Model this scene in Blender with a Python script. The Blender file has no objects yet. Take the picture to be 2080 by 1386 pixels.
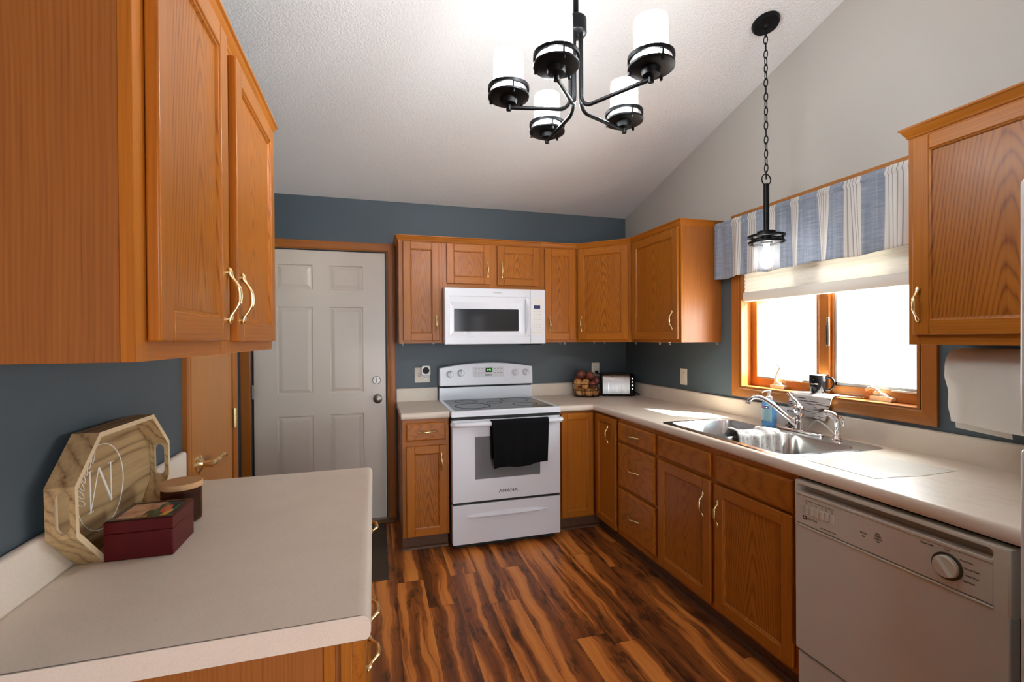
import bpy, bmesh, math, random
from mathutils import Vector, Matrix
random.seed(7)
PI = math.pi
R = math.radians
S = bpy.context.scene
COL = S.collection

# ------------------------------------------------------------------ camera
F_PX = 954.86
cam_d = bpy.data.cameras.new('camera')
cam_d.sensor_width = 36.0
cam_d.lens = 36.0 * F_PX / 2080.0
cam_d.clip_start = 0.02
cam = bpy.data.objects.new('camera', cam_d)
COL.objects.link(cam)
yaw, pitch, roll = 0.2860, -0.0052, -0.0067
fw = Vector((math.sin(yaw) * math.cos(pitch), math.cos(yaw) * math.cos(pitch), math.sin(pitch)))
rt = Vector((math.cos(yaw), -math.sin(yaw), 0))
up = rt.cross(fw)
r2 = rt * math.cos(roll) + up * math.sin(roll)
u2 = -rt * math.sin(roll) + up * math.cos(roll)
M = Matrix((r2, u2, -fw)).transposed().to_4x4()
M.translation = Vector((-2.1576, -3.7374, 1.4013))
cam.matrix_world = M
S.camera = cam

# ------------------------------------------------------------------ world, sun, daylight, exposure
S.view_settings.view_transform = 'Standard'
S.view_settings.look = 'None'
S.view_settings.gamma = 1.0
S.view_settings.use_curve_mapping = False
S.view_settings.exposure = 0.3
try:
    S.cycles.use_denoising = True
    S.cycles.max_bounces = 10
    S.cycles.diffuse_bounces = 5
    S.cycles.transparent_max_bounces = 16
    S.cycles.sample_clamp_indirect = 6.0
    S.cycles.caustics_reflective = False
    S.cycles.caustics_refractive = False
except Exception:
    pass
W = bpy.data.worlds.new('world')
S.world = W
W.use_nodes = True
wb = W.node_tree.nodes['Background']
wb.inputs[0].default_value = (0.93, 0.97, 1.0, 1)
wb.inputs[1].default_value = 3.2

def light(name, kind, energy, color=(1, 1, 1), loc=(0, 0, 0), direction=None, **kw):
    d = bpy.data.lights.new(name, kind)
    d.energy = energy
    d.color = color
    for k, v in kw.items():
        setattr(d, k, v)
    o = bpy.data.objects.new(name, d)
    COL.objects.link(o)
    o.location = loc
    if direction is not None:
        o.rotation_euler = Vector(direction).to_track_quat('-Z', 'Y').to_euler()
    return o

light('sun', 'SUN', 60.0, (1.0, 0.95, 0.87), (4, -6, 6), (-0.62, 0.73, -1.0), angle=R(0.6))
# daylight lamp at the kitchen window; added fill lamp at an unseen patio opening
p = light('kitchen_window_daylight', 'AREA', 20.0, (0.93, 0.97, 1.0), (0.19, -1.867, 1.36), (-1, 0, -0.25), shape='RECTANGLE', size=0.9, size_y=0.5)
light('patio_fill_daylight', 'AREA', 48.0, (0.74, 0.87, 1.0), (-1.35, -6.62, 1.15), (0, 1, 0), shape='RECTANGLE', size=1.8, size_y=2.0)

# ------------------------------------------------------------------ materials
def mat_new(name):
    m = bpy.data.materials.new(name)
    m.use_nodes = True
    nt = m.node_tree
    b = nt.nodes['Principled BSDF']
    return m, nt, b

def nd(nt, typ, ins=None, **props):
    n = nt.nodes.new(typ)
    for k, v in props.items():
        setattr(n, k, v)
    if ins:
        for k, v in ins.items():
            s = n.inputs[k]
            if hasattr(v, 'is_linked'):
                nt.links.new(v, s)
            else:
                s.default_value = v
    return n

def mth(nt, op, a, b=None, c=None):
    ins = {0: a}
    if b is not None: ins[1] = b
    if c is not None: ins[2] = c
    return nd(nt, 'ShaderNodeMath', ins, operation=op).outputs[0]

def ramp(nt, fac, stops, interp='LINEAR'):
    n = nd(nt, 'ShaderNodeValToRGB', {0: fac})
    cr = n.color_ramp
    cr.interpolation = interp
    while len(cr.elements) > 1:
        cr.elements.remove(cr.elements[-1])
    for i, (p, c) in enumerate(stops):
        e = cr.elements[0] if i == 0 else cr.elements.new(p)
        e.position = p
        e.color = (c[0], c[1], c[2], 1)
    return n.outputs[0]

def mixc(nt, f, a, b, bt='MIX'):
    n = nd(nt, 'ShaderNodeMix', data_type='RGBA', blend_type=bt)
    for s, v in ((n.inputs[0], f), (n.inputs[6], a), (n.inputs[7], b)):
        if hasattr(v, 'is_linked'): nt.links.new(v, s)
        elif isinstance(v, (int, float)): s.default_value = v
        else: s.default_value = (v[0], v[1], v[2], 1)
    return n.outputs[2]

def bump(nt, b, h, strength=0.2, dist=0.002):
    n = nd(nt, 'ShaderNodeBump', {'Strength': strength, 'Distance': dist, 'Height': h})
    nt.links.new(n.outputs[0], b.inputs['Normal'])

def plain(name, col, rough=0.5, metal=0.0, spec=0.5, emit=None, es=0.0, trans=0.0, noise=0.0, nscale=60, coat=0.0, bumps=0.0):
    m, nt, b = mat_new(name)
    b.inputs['Base Color'].default_value = (*col, 1)
    b.inputs['Roughness'].default_value = rough
    b.inputs['Metallic'].default_value = metal
    b.inputs['Specular IOR Level'].default_value = spec
    if coat: b.inputs['Coat Weight'].default_value = coat
    if trans: b.inputs['Transmission Weight'].default_value = trans
    if emit:
        b.inputs['Emission Color'].default_value = (*emit, 1)
        b.inputs['Emission Strength'].default_value = es
    if noise or bumps:
        tc = nd(nt, 'ShaderNodeTexCoord')
        nz = nd(nt, 'ShaderNodeTexNoise', {'Vector': tc.outputs['Object'], 'Scale': nscale, 'Detail': 3.0})
        if noise:
            c = mixc(nt, nz.outputs[0], [x * (1 - noise) for x in col], [min(1, x * (1 + noise)) for x in col])
            nt.links.new(c, b.inputs['Base Color'])
        if bumps: bump(nt, b, nz.outputs[0], bumps, 0.002)
    return m

def oak(name, axis='z', flat=False, base=(0.54, 0.178, 0.016), dark=(0.24, 0.061, 0.004), rough=0.34, tone=0.80, rings=150.0, fig=0.28):
    """honey oak; grain runs along the object's local axis; flat=True gives cathedral figure in the middle of a board"""
    m, nt, b = mat_new(name)
    tc = nd(nt, 'ShaderNodeTexCoord')
    oi = nd(nt, 'ShaderNodeObjectInfo')
    rnd = oi.outputs['Random']
    sx = nd(nt, 'ShaderNodeSeparateXYZ', {0: tc.outputs['Object']})
    ax = {'x': 0, 'y': 1, 'z': 2}[axis]
    L = sx.outputs[ax]
    oth = [sx.outputs[i] for i in range(3) if i != ax]
    # across-grain coordinates
    A, Bc = oth[0], oth[1]
    off = mth(nt, 'MULTIPLY', rnd, 13.7)
    comb = nd(nt, 'ShaderNodeCombineXYZ', {0: mth(nt, 'ADD', mth(nt, 'MULTIPLY', A, 150.0), off), 1: mth(nt, 'MULTIPLY', Bc, 150.0), 2: mth(nt, 'ADD', mth(nt, 'MULTIPLY', L, 3.5), off)})
    pores = nd(nt, 'ShaderNodeTexNoise', {'Vector': comb.outputs[0], 'Scale': 1.0, 'Detail': 4.0, 'Roughness': 0.6})
    comb2 = nd(nt, 'ShaderNodeCombineXYZ', {0: mth(nt, 'ADD', mth(nt, 'MULTIPLY', A, 9.0), off), 1: mth(nt, 'MULTIPLY', Bc, 9.0), 2: mth(nt, 'ADD', mth(nt, 'MULTIPLY', L, 1.6), off)})
    wav = nd(nt, 'ShaderNodeTexNoise', {'Vector': comb2.outputs[0], 'Scale': 1.0, 'Detail': 2.0})
    wv = mth(nt, 'SUBTRACT', wav.outputs[0], 0.5)
    if flat:
        a2 = mth(nt, 'ADD', A, mth(nt, 'ADD', mth(nt, 'MULTIPLY', mth(nt, 'SUBTRACT', rnd, 0.5), 0.06), mth(nt, 'MULTIPLY', wv, 0.035)))
        rr = mth(nt, 'SQRT', mth(nt, 'ADD', mth(nt, 'MULTIPLY', a2, a2), 0.0006))
        ring = mth(nt, 'ADD', mth(nt, 'MULTIPLY', rr, 85.0), mth(nt, 'MULTIPLY', L, 10.0))
        ring = mth(nt, 'ADD', ring, mth(nt, 'ADD', off, mth(nt, 'MULTIPLY', wv, 5.5)))
    else:
        ring = mth(nt, 'ADD', mth(nt, 'MULTIPLY', mth(nt, 'ADD', A, mth(nt, 'MULTIPLY', Bc, 0.7)), rings), mth(nt, 'ADD', off, mth(nt, 'MULTIPLY', wv, 4.5)))
    fr = mth(nt, 'FRACT', ring)
    band = mth(nt, 'POWER', mth(nt, 'SUBTRACT', 1.0, mth(nt, 'ABSOLUTE', mth(nt, 'SUBTRACT', mth(nt, 'MULTIPLY', fr, 2.0), 1.25))), 2.0)
    tex = mth(nt, 'ADD', mth(nt, 'MULTIPLY', band, fig), mth(nt, 'MULTIPLY', mth(nt, 'POWER', pores.outputs[0], 1.6), 1.0))
    tex = mth(nt, 'SUBTRACT', tex, 0.18)
    t0 = [x * tone for x in base]; t1 = [x * tone for x in dark]
    mid = [(a * 0.68 + c * 0.32) for a, c in zip(t0, t1)]
    col = ramp(nt, tex, [(0.0, t0), (0.42, mid), (0.9, t1)])
    # board to board variation
    v = mth(nt, 'ADD', mth(nt, 'MULTIPLY', rnd, 0.16), 0.92)
    hsv = nd(nt, 'ShaderNodeHueSaturation', {'Value': v, 'Color': col})
    nt.links.new(hsv.outputs[0], b.inputs['Base Color'])
    b.inputs['Roughness'].default_value = rough
    b.inputs['Specular IOR Level'].default_value = 0.32
    bump(nt, b, tex, 0.06, 0.001)
    return m

def m_floor():
    m, nt, b = mat_new('laminate_floor')
    g = nd(nt, 'ShaderNodeNewGeometry')
    s = nd(nt, 'ShaderNodeSeparateXYZ', {0: g.outputs['Position']})
    X, Y = s.outputs[0], s.outputs[1]
    px = mth(nt, 'DIVIDE', mth(nt, 'ADD', X, 0.950 + 1.57 * 3), 0.157)
    idx = mth(nt, 'FLOOR', px)
    h1 = nd(nt, 'ShaderNodeTexWhiteNoise', {1: idx}, noise_dimensions='1D').outputs[0]
    py = mth(nt, 'ADD', mth(nt, 'DIVIDE', Y, 1.21), mth(nt, 'MULTIPLY', h1, 7.31))
    idy = mth(nt, 'FLOOR', py)
    cid = mth(nt, 'ADD', mth(nt, 'MULTIPLY', idx, 17.13), mth(nt, 'MULTIPLY', idy, 3.71))
    h2 = nd(nt, 'ShaderNodeTexWhiteNoise', {1: cid}, noise_dimensions='1D').outputs[0]
    o = mth(nt, 'MULTIPLY', h2, 91.0)
    # wandering coordinate across the board
    cw = nd(nt, 'ShaderNodeCombineXYZ', {0: mth(nt, 'MULTIPLY', X, 3.0), 1: mth(nt, 'MULTIPLY', Y, 2.4), 2: o})
    warp = nd(nt, 'ShaderNodeTexNoise', {'Vector': cw.outputs[0], 'Scale': 1.0, 'Detail': 3.0, 'Roughness': 0.55})
    wx = mth(nt, 'ADD', X, mth(nt, 'MULTIPLY', mth(nt, 'SUBTRACT', warp.outputs[0], 0.5), 0.085))
    c1 = nd(nt, 'ShaderNodeCombineXYZ', {0: mth(nt, 'MULTIPLY', wx, 15.0), 1: mth(nt, 'MULTIPLY', Y, 0.7), 2: o})
    big = nd(nt, 'ShaderNodeTexNoise', {'Vector': c1.outputs[0], 'Scale': 1.0, 'Detail': 1.5, 'Roughness': 0.4})
    c2 = nd(nt, 'ShaderNodeCombineXYZ', {0: mth(nt, 'MULTIPLY', wx, 75.0), 1: mth(nt, 'MULTIPLY', Y, 3.0), 2: o})
    fine = nd(nt, 'ShaderNodeTexNoise', {'Vector': c2.outputs[0], 'Scale': 1.0, 'Detail': 4.0, 'Roughness': 0.65})
    c3 = nd(nt, 'ShaderNodeCombineXYZ', {0: mth(nt, 'MULTIPLY', wx, 17.0), 1: mth(nt, 'MULTIPLY', Y, 5.5), 2: mth(nt, 'ADD', o, 4.0)})
    knot = nd(nt, 'ShaderNodeTexNoise', {'Vector': c3.outputs[0], 'Scale': 1.0, 'Detail': 3.0, 'Roughness': 0.7})
    t = mth(nt, 'ADD', mth(nt, 'MULTIPLY', mth(nt, 'SUBTRACT', big.outputs[0], 0.5), 1.75), mth(nt, 'MULTIPLY', mth(nt, 'SUBTRACT', fine.outputs[0], 0.5), 0.62))
    t = mth(nt, 'ADD', t, 0.525)
    t = mth(nt, 'ADD', t, mth(nt, 'MULTIPLY', mth(nt, 'SUBTRACT', h2, 0.5), 0.16))
    col = ramp(nt, t, [(0.0, (0.079, 0.026, 0.011)), (0.20, (0.158, 0.050, 0.016)), (0.40, (0.297, 0.092, 0.023)), (0.57, (0.421, 0.133, 0.031)), (0.62, (0.659, 0.225, 0.046)), (0.8, (0.791, 0.296, 0.066)), (1.0, (0.869, 0.355, 0.088))])
    kd = mth(nt, 'SMOOTH_MIN', 1.0, 1.0, 0.1)
    k = ramp(nt, knot.outputs[0], [(0.0, (0, 0, 0)), (0.51, (0, 0, 0)), (0.64, (1, 1, 1))])
    low = ramp(nt, t, [(0.0, (1, 1, 1)), (0.50, (0.8, 0.8, 0.8)), (0.62, (0, 0, 0))])
    kk = mth(nt, 'MULTIPLY', mth(nt, 'MULTIPLY', k, low), 0.85)
    col = mixc(nt, kk, col, (0.030, 0.014, 0.009))
    fx = mth(nt, 'FRACT', px); fy = mth(nt, 'FRACT', py)
    seam = mth(nt, 'MAXIMUM', mth(nt, 'LESS_THAN', fx, 0.012), mth(nt, 'LESS_THAN', fy, 0.0022))
    col = mixc(nt, mth(nt, 'MULTIPLY', seam, 0.75), col, (0.02, 0.008, 0.004))
    nt.links.new(col, b.inputs['Base Color'])
    b.inputs['Roughness'].default_value = 0.33
    b.inputs['Specular IOR Level'].default_value = 0.4
    bump(nt, b, mth(nt, 'SUBTRACT', mth(nt, 'MULTIPLY', fine.outputs[0], 0.3), seam), 0.08, 0.001)
    return m

def m_paint(name, col, rough=0.55, bscale=260, bs=0.12, col2=None):
    m, nt, b = mat_new(name)
    g = nd(nt, 'ShaderNodeNewGeometry')
    nz = nd(nt, 'ShaderNodeTexNoise', {'Vector': g.outputs['Position'], 'Scale': bscale, 'Detail': 2.0})
    nz2 = nd(nt, 'ShaderNodeTexNoise', {'Vector': g.outputs['Position'], 'Scale': 2.0, 'Detail': 2.0})
    c = mixc(nt, nz2.outputs[0], [x * 0.96 for x in col], [min(1, x * 1.04) for x in col])
    nt.links.new(c, b.inputs['Base Color'])
    b.inputs['Roughness'].default_value = rough
    b.inputs['Specular IOR Level'].default_value = 0.35
    bump(nt, b, nz.outputs[0], bs, 0.002)
    return m

def m_ceiling():
    m, nt, b = mat_new('textured_ceiling')
    g = nd(nt, 'ShaderNodeNewGeometry')
    a = nd(nt, 'ShaderNodeTexNoise', {'Vector': g.outputs['Position'], 'Scale': 95.0, 'Detail': 3.0, 'Roughness': 0.6})
    h = ramp(nt, a.outputs[0], [(0.40, (0, 0, 0)), (0.62, (1, 1, 1))])
    b.inputs['Base Color'].default_value = (0.74, 0.74, 0.735, 1)
    b.inputs['Roughness'].default_value = 0.85
    b.inputs['Specular IOR Level'].default_value = 0.2
    bump(nt, b, h, 0.55, 0.003)
    return m

def m_counter():
    m, nt, b = mat_new('laminate_worktop')
    g = nd(nt, 'ShaderNodeNewGeometry')
    a = nd(nt, 'ShaderNodeTexNoise', {'Vector': g.outputs['Position'], 'Scale': 420.0, 'Detail': 3.0})
    c = nd(nt, 'ShaderNodeTexNoise', {'Vector': g.outputs['Position'], 'Scale': 6.0, 'Detail': 4.0})
    col = ramp(nt, a.outputs[0], [(0.3, (0.72, 0.63, 0.525)), (0.55, (0.77, 0.685, 0.58)), (0.75, (0.80, 0.725, 0.625))])
    v = ramp(nt, c.outputs[0], [(0.3, (0.94, 0.93, 0.92)), (0.6, (1, 1, 1))])
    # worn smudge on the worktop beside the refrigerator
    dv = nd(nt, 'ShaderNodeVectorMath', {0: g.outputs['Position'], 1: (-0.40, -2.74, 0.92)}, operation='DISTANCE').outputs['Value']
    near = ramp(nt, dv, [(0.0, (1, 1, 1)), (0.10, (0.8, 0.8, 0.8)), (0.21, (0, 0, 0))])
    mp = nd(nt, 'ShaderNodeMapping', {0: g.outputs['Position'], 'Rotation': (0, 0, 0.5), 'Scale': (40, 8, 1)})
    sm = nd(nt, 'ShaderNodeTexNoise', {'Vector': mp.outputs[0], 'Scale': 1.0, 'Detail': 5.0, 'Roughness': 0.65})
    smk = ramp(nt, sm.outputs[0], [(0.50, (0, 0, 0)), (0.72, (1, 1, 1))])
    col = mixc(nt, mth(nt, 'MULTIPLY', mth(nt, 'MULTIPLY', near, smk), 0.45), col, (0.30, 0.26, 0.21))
    nt.links.new(mixc(nt, 1.0, col, v, 'MULTIPLY'), b.inputs['Base Color'])
    b.inputs['Roughness'].default_value = 0.42
    b.inputs['Specular IOR Level'].default_value = 0.45
    return m

def m_glassy(name, tint=(1, 1, 1), gl=0.08, rough=0.02, diffuse=0.0, dcol=(1, 1, 1), edge_dark=1.0):
    """thin glass: transparent with a facing-dependent sheen, optional milky share"""
    m, nt, b = mat_new(name)
    nt.nodes.remove(b)
    out = nt.nodes['Material Output']
    lw = nd(nt, 'ShaderNodeLayerWeight', {0: 0.25})
    edge = mth(nt, 'POWER', lw.outputs['Facing'], 3.0)
    tr = nd(nt, 'ShaderNodeBsdfTransparent', {0: mixc(nt, edge, tint, [q * edge_dark for q in tint])})
    gs = nd(nt, 'ShaderNodeBsdfGlossy', {'Color': (1, 1, 1, 1), 'Roughness': rough})
    f = mth(nt, 'ADD', mth(nt, 'MULTIPLY', mth(nt, 'POWER', lw.outputs['Facing'], 4.0), 0.6), gl)
    mx = nd(nt, 'ShaderNodeMixShader', {0: f})
    nt.links.new(tr.outputs[0], mx.inputs[1]); nt.links.new(gs.outputs[0], mx.inputs[2])
    last = mx
    if diffuse:
        df = nd(nt, 'ShaderNodeBsdfDiffuse', {0: (*dcol, 1)})
        tl = nd(nt, 'ShaderNodeBsdfTranslucent', {0: (*dcol, 1)})
        ad = nd(nt, 'ShaderNodeMixShader', {0: 0.5})
        nt.links.new(df.outputs[0], ad.inputs[1]); nt.links.new(tl.outputs[0], ad.inputs[2])
        m2 = nd(nt, 'ShaderNodeMixShader', {0: diffuse})
        nt.links.new(mx.outputs[0], m2.inputs[1]); nt.links.new(ad.outputs[0], m2.inputs[2])
        last = m2
    nt.links.new(last.outputs[0], out.inputs[0])
    return m

def m_cloth(name, col, trl=0.35, weave=900, streak=None, axis=1):
    m, nt, b = mat_new(name)
    out = nt.nodes['Material Output']
    tc = nd(nt, 'ShaderNodeTexCoord')
    b.inputs['Roughness'].default_value = 0.9
    b.inputs['Specular IOR Level'].default_value = 0.1
    nz = nd(nt, 'ShaderNodeTexNoise', {'Vector': tc.outputs['Object'], 'Scale': weave, 'Detail': 1.0})
    c = None
    if streak:
        sc = nd(nt, 'ShaderNodeMapping', {0: tc.outputs['Object'], 'Scale': streak[1]})
        n2 = nd(nt, 'ShaderNodeTexNoise', {'Vector': sc.outputs[0], 'Scale': 1.0, 'Detail': 3.0, 'Roughness': 0.6})
        fac = n2.outputs[0]
        if len(streak) > 2:
            sc3 = nd(nt, 'ShaderNodeMapping', {0: tc.outputs['Object'], 'Scale': streak[2]})
            n3 = nd(nt, 'ShaderNodeTexNoise', {'Vector': sc3.outputs[0], 'Scale': 1.0, 'Detail': 2.0})
            fac = mth(nt, 'ADD', mth(nt, 'MULTIPLY', fac, 0.55), mth(nt, 'MULTIPLY', n3.outputs[0], 0.45))
        c = ramp(nt, fac, streak[0])
        nt.links.new(c, b.inputs['Base Color'])
    else:
        b.inputs['Base Color'].default_value = (*col, 1)
    bump(nt, b, nz.outputs[0], 0.25, 0.001)
    if trl:
        tl = nd(nt, 'ShaderNodeBsdfTranslucent', {0: (*col, 1)})
        if c is not None: nt.links.new(c, tl.inputs[0])
        mx = nd(nt, 'ShaderNodeMixShader', {0: trl})
        nt.links.new(b.outputs[0], mx.inputs[1]); nt.links.new(tl.outputs[0], mx.inputs[2])
        nt.links.new(mx.outputs[0], out.inputs[0])
    return m

def m_brushed(name, col=(0.62, 0.62, 0.62), rough=0.28, scale=(4, 4, 400)):
    m, nt, b = mat_new(name)
    tc = nd(nt, 'ShaderNodeTexCoord')
    mp = nd(nt, 'ShaderNodeMapping', {0: tc.outputs['Object'], 'Scale': scale})
    nz = nd(nt, 'ShaderNodeTexNoise', {'Vector': mp.outputs[0], 'Scale': 1.0, 'Detail': 3.0})
    b.inputs['Base Color'].default_value = (*col, 1)
    b.inputs['Metallic'].default_value = 1.0
    nt.links.new(ramp(nt, nz.outputs[0], [(0.3, (rough * 0.75,) * 3), (0.7, (rough * 1.3,) * 3)]), b.inputs['Roughness'])
    return m

def m_onion(name, c1, c2):
    m, nt, b = mat_new(name)
    tc = nd(nt, 'ShaderNodeTexCoord'); oi = nd(nt, 'ShaderNodeObjectInfo')
    mp = nd(nt, 'ShaderNodeMapping', {0: tc.outputs['Object'], 'Location': (0, 0, 0), 'Scale': (38, 38, 14)})
    nt.links.new(oi.outputs['Random'], mp.inputs['Location'])
    nz = nd(nt, 'ShaderNodeTexNoise', {'Vector': mp.outputs[0], 'Scale': 1.0, 'Detail': 4.0, 'Roughness': 0.6})
    nt.links.new(ramp(nt, nz.outputs[0], [(0.35, c1), (0.62, c2)]), b.inputs['Base Color'])
    b.inputs['Roughness'].default_value = 0.35
    return m

def m_picture():
    m, nt, b = mat_new('vegetable_picture')
    tc = nd(nt, 'ShaderNodeTexCoord')
    s = nd(nt, 'ShaderNodeSeparateXYZ', {0: tc.outputs['Object']})
    wz = nd(nt, 'ShaderNodeTexNoise', {'Vector': tc.outputs['Object'], 'Scale': 25.0, 'Detail': 2.0})
    mp = nd(nt, 'ShaderNodeMapping', {0: tc.outputs['Object'], 'Rotation': (0, 0, 0.6), 'Scale': (70, 22, 1)})
    vor = nd(nt, 'ShaderNodeTexVoronoi', {'Vector': mp.outputs[0], 'Scale': 1.0})
    sp = nd(nt, 'ShaderNodeSeparateColor', {0: vor.outputs['Color']})
    veg = ramp(nt, sp.outputs[0], [(0.0, (0.01, 0.012, 0.008)), (0.3, (0.02, 0.09, 0.02)), (0.5, (0.05, 0.22, 0.04)), (0.68, (0.01, 0.02, 0.02)), (0.8, (0.75, 0.36, 0.02)), (0.9, (0.6, 0.08, 0.02)), (1.0, (0.65, 0.55, 0.35))], 'CONSTANT')
    tan = ramp(nt, wz.outputs[0], [(0.35, (0.36, 0.15, 0.08)), (0.6, (0.62, 0.33, 0.20))])
    side = mth(nt, 'ADD', mth(nt, 'SUBTRACT', s.outputs[0], mth(nt, 'MULTIPLY', s.outputs[1], 0.25)), mth(nt, 'MULTIPLY', mth(nt, 'SUBTRACT', wz.outputs[0], 0.5), 0.06))
    nt.links.new(mixc(nt, mth(nt, 'GREATER_THAN', side, 0.004), tan, veg), b.inputs['Base Color'])
    b.inputs['Roughness'].default_value = 0.15
    return m

OAKV = oak('oak_vertical_grain', 'z')
OAKX = oak('oak_horizontal_grain', 'x')
OAKY = oak('oak_long_grain', 'y')
OAKP = oak('oak_cathedral_panel', 'z', flat=True, fig=0.62)
OAKPX = oak('oak_drawer_front', 'x', flat=True, fig=0.45)
OAKS = oak('oak_side_panel', 'z', base=(0.46, 0.160, 0.034), dark=(0.17, 0.046, 0.008), rings=210.0, fig=0.26)
OAKTV = oak('oak_trim_vertical', 'z', base=(0.50, 0.17, 0.03), dark=(0.25, 0.066, 0.01))
OAKTX = oak('oak_trim_across', 'x', base=(0.50, 0.17, 0.03), dark=(0.25, 0.066, 0.01))
OAKTY = oak('oak_trim_lengthwise', 'y', base=(0.55, 0.21, 0.045), dark=(0.26, 0.075, 0.014))
DOORW = oak('oak_veneer_door', 'z', base=(0.60, 0.25, 0.055), dark=(0.40, 0.14, 0.026))
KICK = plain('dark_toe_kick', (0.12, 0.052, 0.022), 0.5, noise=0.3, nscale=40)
FLOOR = m_floor()
BLUE = m_paint('slate_blue_paint', (0.078, 0.104, 0.122), 0.42)
GREIGE = m_paint('greige_paint', (0.48, 0.455, 0.415), 0.6)
CEIL = m_ceiling()
COUNTER = m_counter()
SEAM = plain('worktop_seam', (0.14, 0.115, 0.095), 0.6)
BRASS = plain('polished_brass', (0.98, 0.80, 0.42), 0.27, 1.0)
CHROME = plain('chrome', (0.80, 0.81, 0.83), 0.08, 1.0)
NICKEL = plain('satin_nickel', (0.30, 0.285, 0.265), 0.36, 1.0)
STEEL = m_brushed('brushed_steel', (0.46, 0.44, 0.42), 0.33, (90, 90, 2))
SINKM = m_brushed('sink_steel', (0.60, 0.60, 0.60), 0.21, (4, 4, 4))
WHITE = plain('white_enamel', (0.79, 0.825, 0.885), 0.22, spec=0.5)
WHITEP = plain('white_plastic', (0.78, 0.78, 0.78), 0.35)
IVORY = plain('ivory_plastic', (0.72, 0.68, 0.58), 0.4)
BISQUE = plain('bisque_enamel', (0.575, 0.56, 0.51), 0.33)
BISQUE2 = plain('bisque_plastic', (0.60, 0.59, 0.515), 0.4)
GREYMARK = plain('grey_print', (0.35, 0.35, 0.36), 0.6)
DARKMARK = plain('dark_print', (0.05, 0.05, 0.05), 0.6)
BROWNMARK = plain('brown_print', (0.16, 0.13, 0.10), 0.6)
WHITEMARK = plain('white_print', (0.85, 0.84, 0.80), 0.6)
BLACKGL = plain('black_ceramic_glass', (0.010, 0.010, 0.012), 0.10, spec=0.14)
GREYGL = plain('grey_oven_glass', (0.17, 0.18, 0.19), 0.12, spec=0.6)
DARKGL = plain('dark_oven_window', (0.030, 0.030, 0.032), 0.10, spec=0.3)
BLACK = plain('black_gap', (0.008, 0.008, 0.008), 0.6)
BLACKP = plain('black_plastic', (0.010, 0.010, 0.011), 0.4, spec=0.15)
BLACKM = plain('black_powder_coat', (0.004, 0.004, 0.0045), 0.42, spec=0.14)
BURN = plain('burner_print', (0.012, 0.012, 0.013), 0.6, spec=0.05)
DISPLAY = plain('display_black', (0.005, 0.006, 0.006), 0.2)
GREENLED = plain('green_digits', (0.1, 0.8, 0.1), 0.5, emit=(0.15, 1.0, 0.12), es=0.6)
BLUELCD = plain('blue_display', (0.03, 0.035, 0.12), 0.2)
DOORP = plain('door_paint', (0.67, 0.60, 0.52), 0.28)
GLASS = m_glassy('window_glass', (0.98, 1.0, 0.99), 0.02)
SHADEG = m_glassy('lamp_glass', (0.95, 0.955, 0.96), 0.03, 0.05, 0.035, (0.95, 0.95, 0.95), 0.62)
BULB = plain('lit_bulb', (1, 1, 1), 0.5, emit=(0.94, 0.985, 1.0), es=290.0)
BULBP = plain('lit_pendant_bulb', (1, 1, 1), 0.5, emit=(1.0, 0.985, 0.96), es=32.0)
BLIND = m_cloth('white_pleated_fabric', (0.80, 0.78, 0.73), 0.22, 300)
VBLUE = m_cloth('blue_linen', (0.25, 0.32, 0.46), 0.35, 500, streak=([(0.3, (0.24, 0.29, 0.39)), (0.5, (0.36, 0.41, 0.50)), (0.72, (0.54, 0.57, 0.62))], (1, 12, 150), (1, 90, 3)))
VWHITE = m_cloth('white_linen', (0.80, 0.78, 0.75), 0.35, 500)
VGREY = m_cloth('taupe_stripe', (0.42, 0.39, 0.38), 0.35, 500)
BLACKT = m_cloth('black_terry', (0.006, 0.006, 0.007), 0.0, 500)
DISHC = m_cloth('printed_dishcloth', (0.8, 0.8, 0.78), 0.1, 400, streak=([(0.40, (0.84, 0.83, 0.80)), (0.56, (0.80, 0.79, 0.76)), (0.66, (0.45, 0.45, 0.44))], (110, 60, 60)))
MATC = m_cloth('striped_woven_mat', (0.7, 0.68, 0.66), 0.05, 400, streak=([(0.36, (0.09, 0.06, 0.05)), (0.43, (0.36, 0.31, 0.29)), (0.48, (0.82, 0.79, 0.76))], (110, 9, 110)))
PAPER = m_cloth('paper_towel_paper', (0.84, 0.82, 0.77), 0.15, 250)
SHEET = plain('translucent_cutting_sheet', (0.78, 0.76, 0.69), 0.25)
TRAYW = oak('pale_tray_wood', 'y', tone=0.95, base=(0.50, 0.34, 0.165), dark=(0.16, 0.085, 0.032), rough=0.6, rings=38.0, fig=0.55)
TRAYE = plain('tray_edge_wood', (0.72, 0.56, 0.34), 0.6, noise=0.08)
LIDW = oak('light_lid_wood', 'x', tone=0.95, base=(0.62, 0.36, 0.17), dark=(0.46, 0.23, 0.10), rough=0.5)
CHERRY = plain('cherry_lacquer', (0.085, 0.005, 0.006), 0.38, spec=0.2, noise=0.15, nscale=20)
CHERRYD = plain('dark_cherry_frame', (0.03, 0.008, 0.007), 0.25)
PICT = m_picture()
AMBER = m_glassy('amber_jar_glass', (0.66, 0.46, 0.33), 0.03, 0.12, 0.30, (0.12, 0.06, 0.035))
WAX = plain('candle_wax', (0.34, 0.19, 0.12), 0.5)
MATB = plain('brown_door_mat', (0.065, 0.045, 0.027), 0.85, noise=0.25, nscale=300, bumps=0.4)
MATS = plain('mat_border_stripe', (0.14, 0.095, 0.05), 0.85)
BLUESOAP = m_glassy('blue_soap_bottle', (0.55, 0.80, 0.97), 0.06, 0.06, 0.5, (0.26, 0.56, 0.86))
CLEARP = m_glassy('clear_plastic', (0.95, 0.97, 1), 0.06, 0.1, 0.35, (0.85, 0.88, 0.9))
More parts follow.
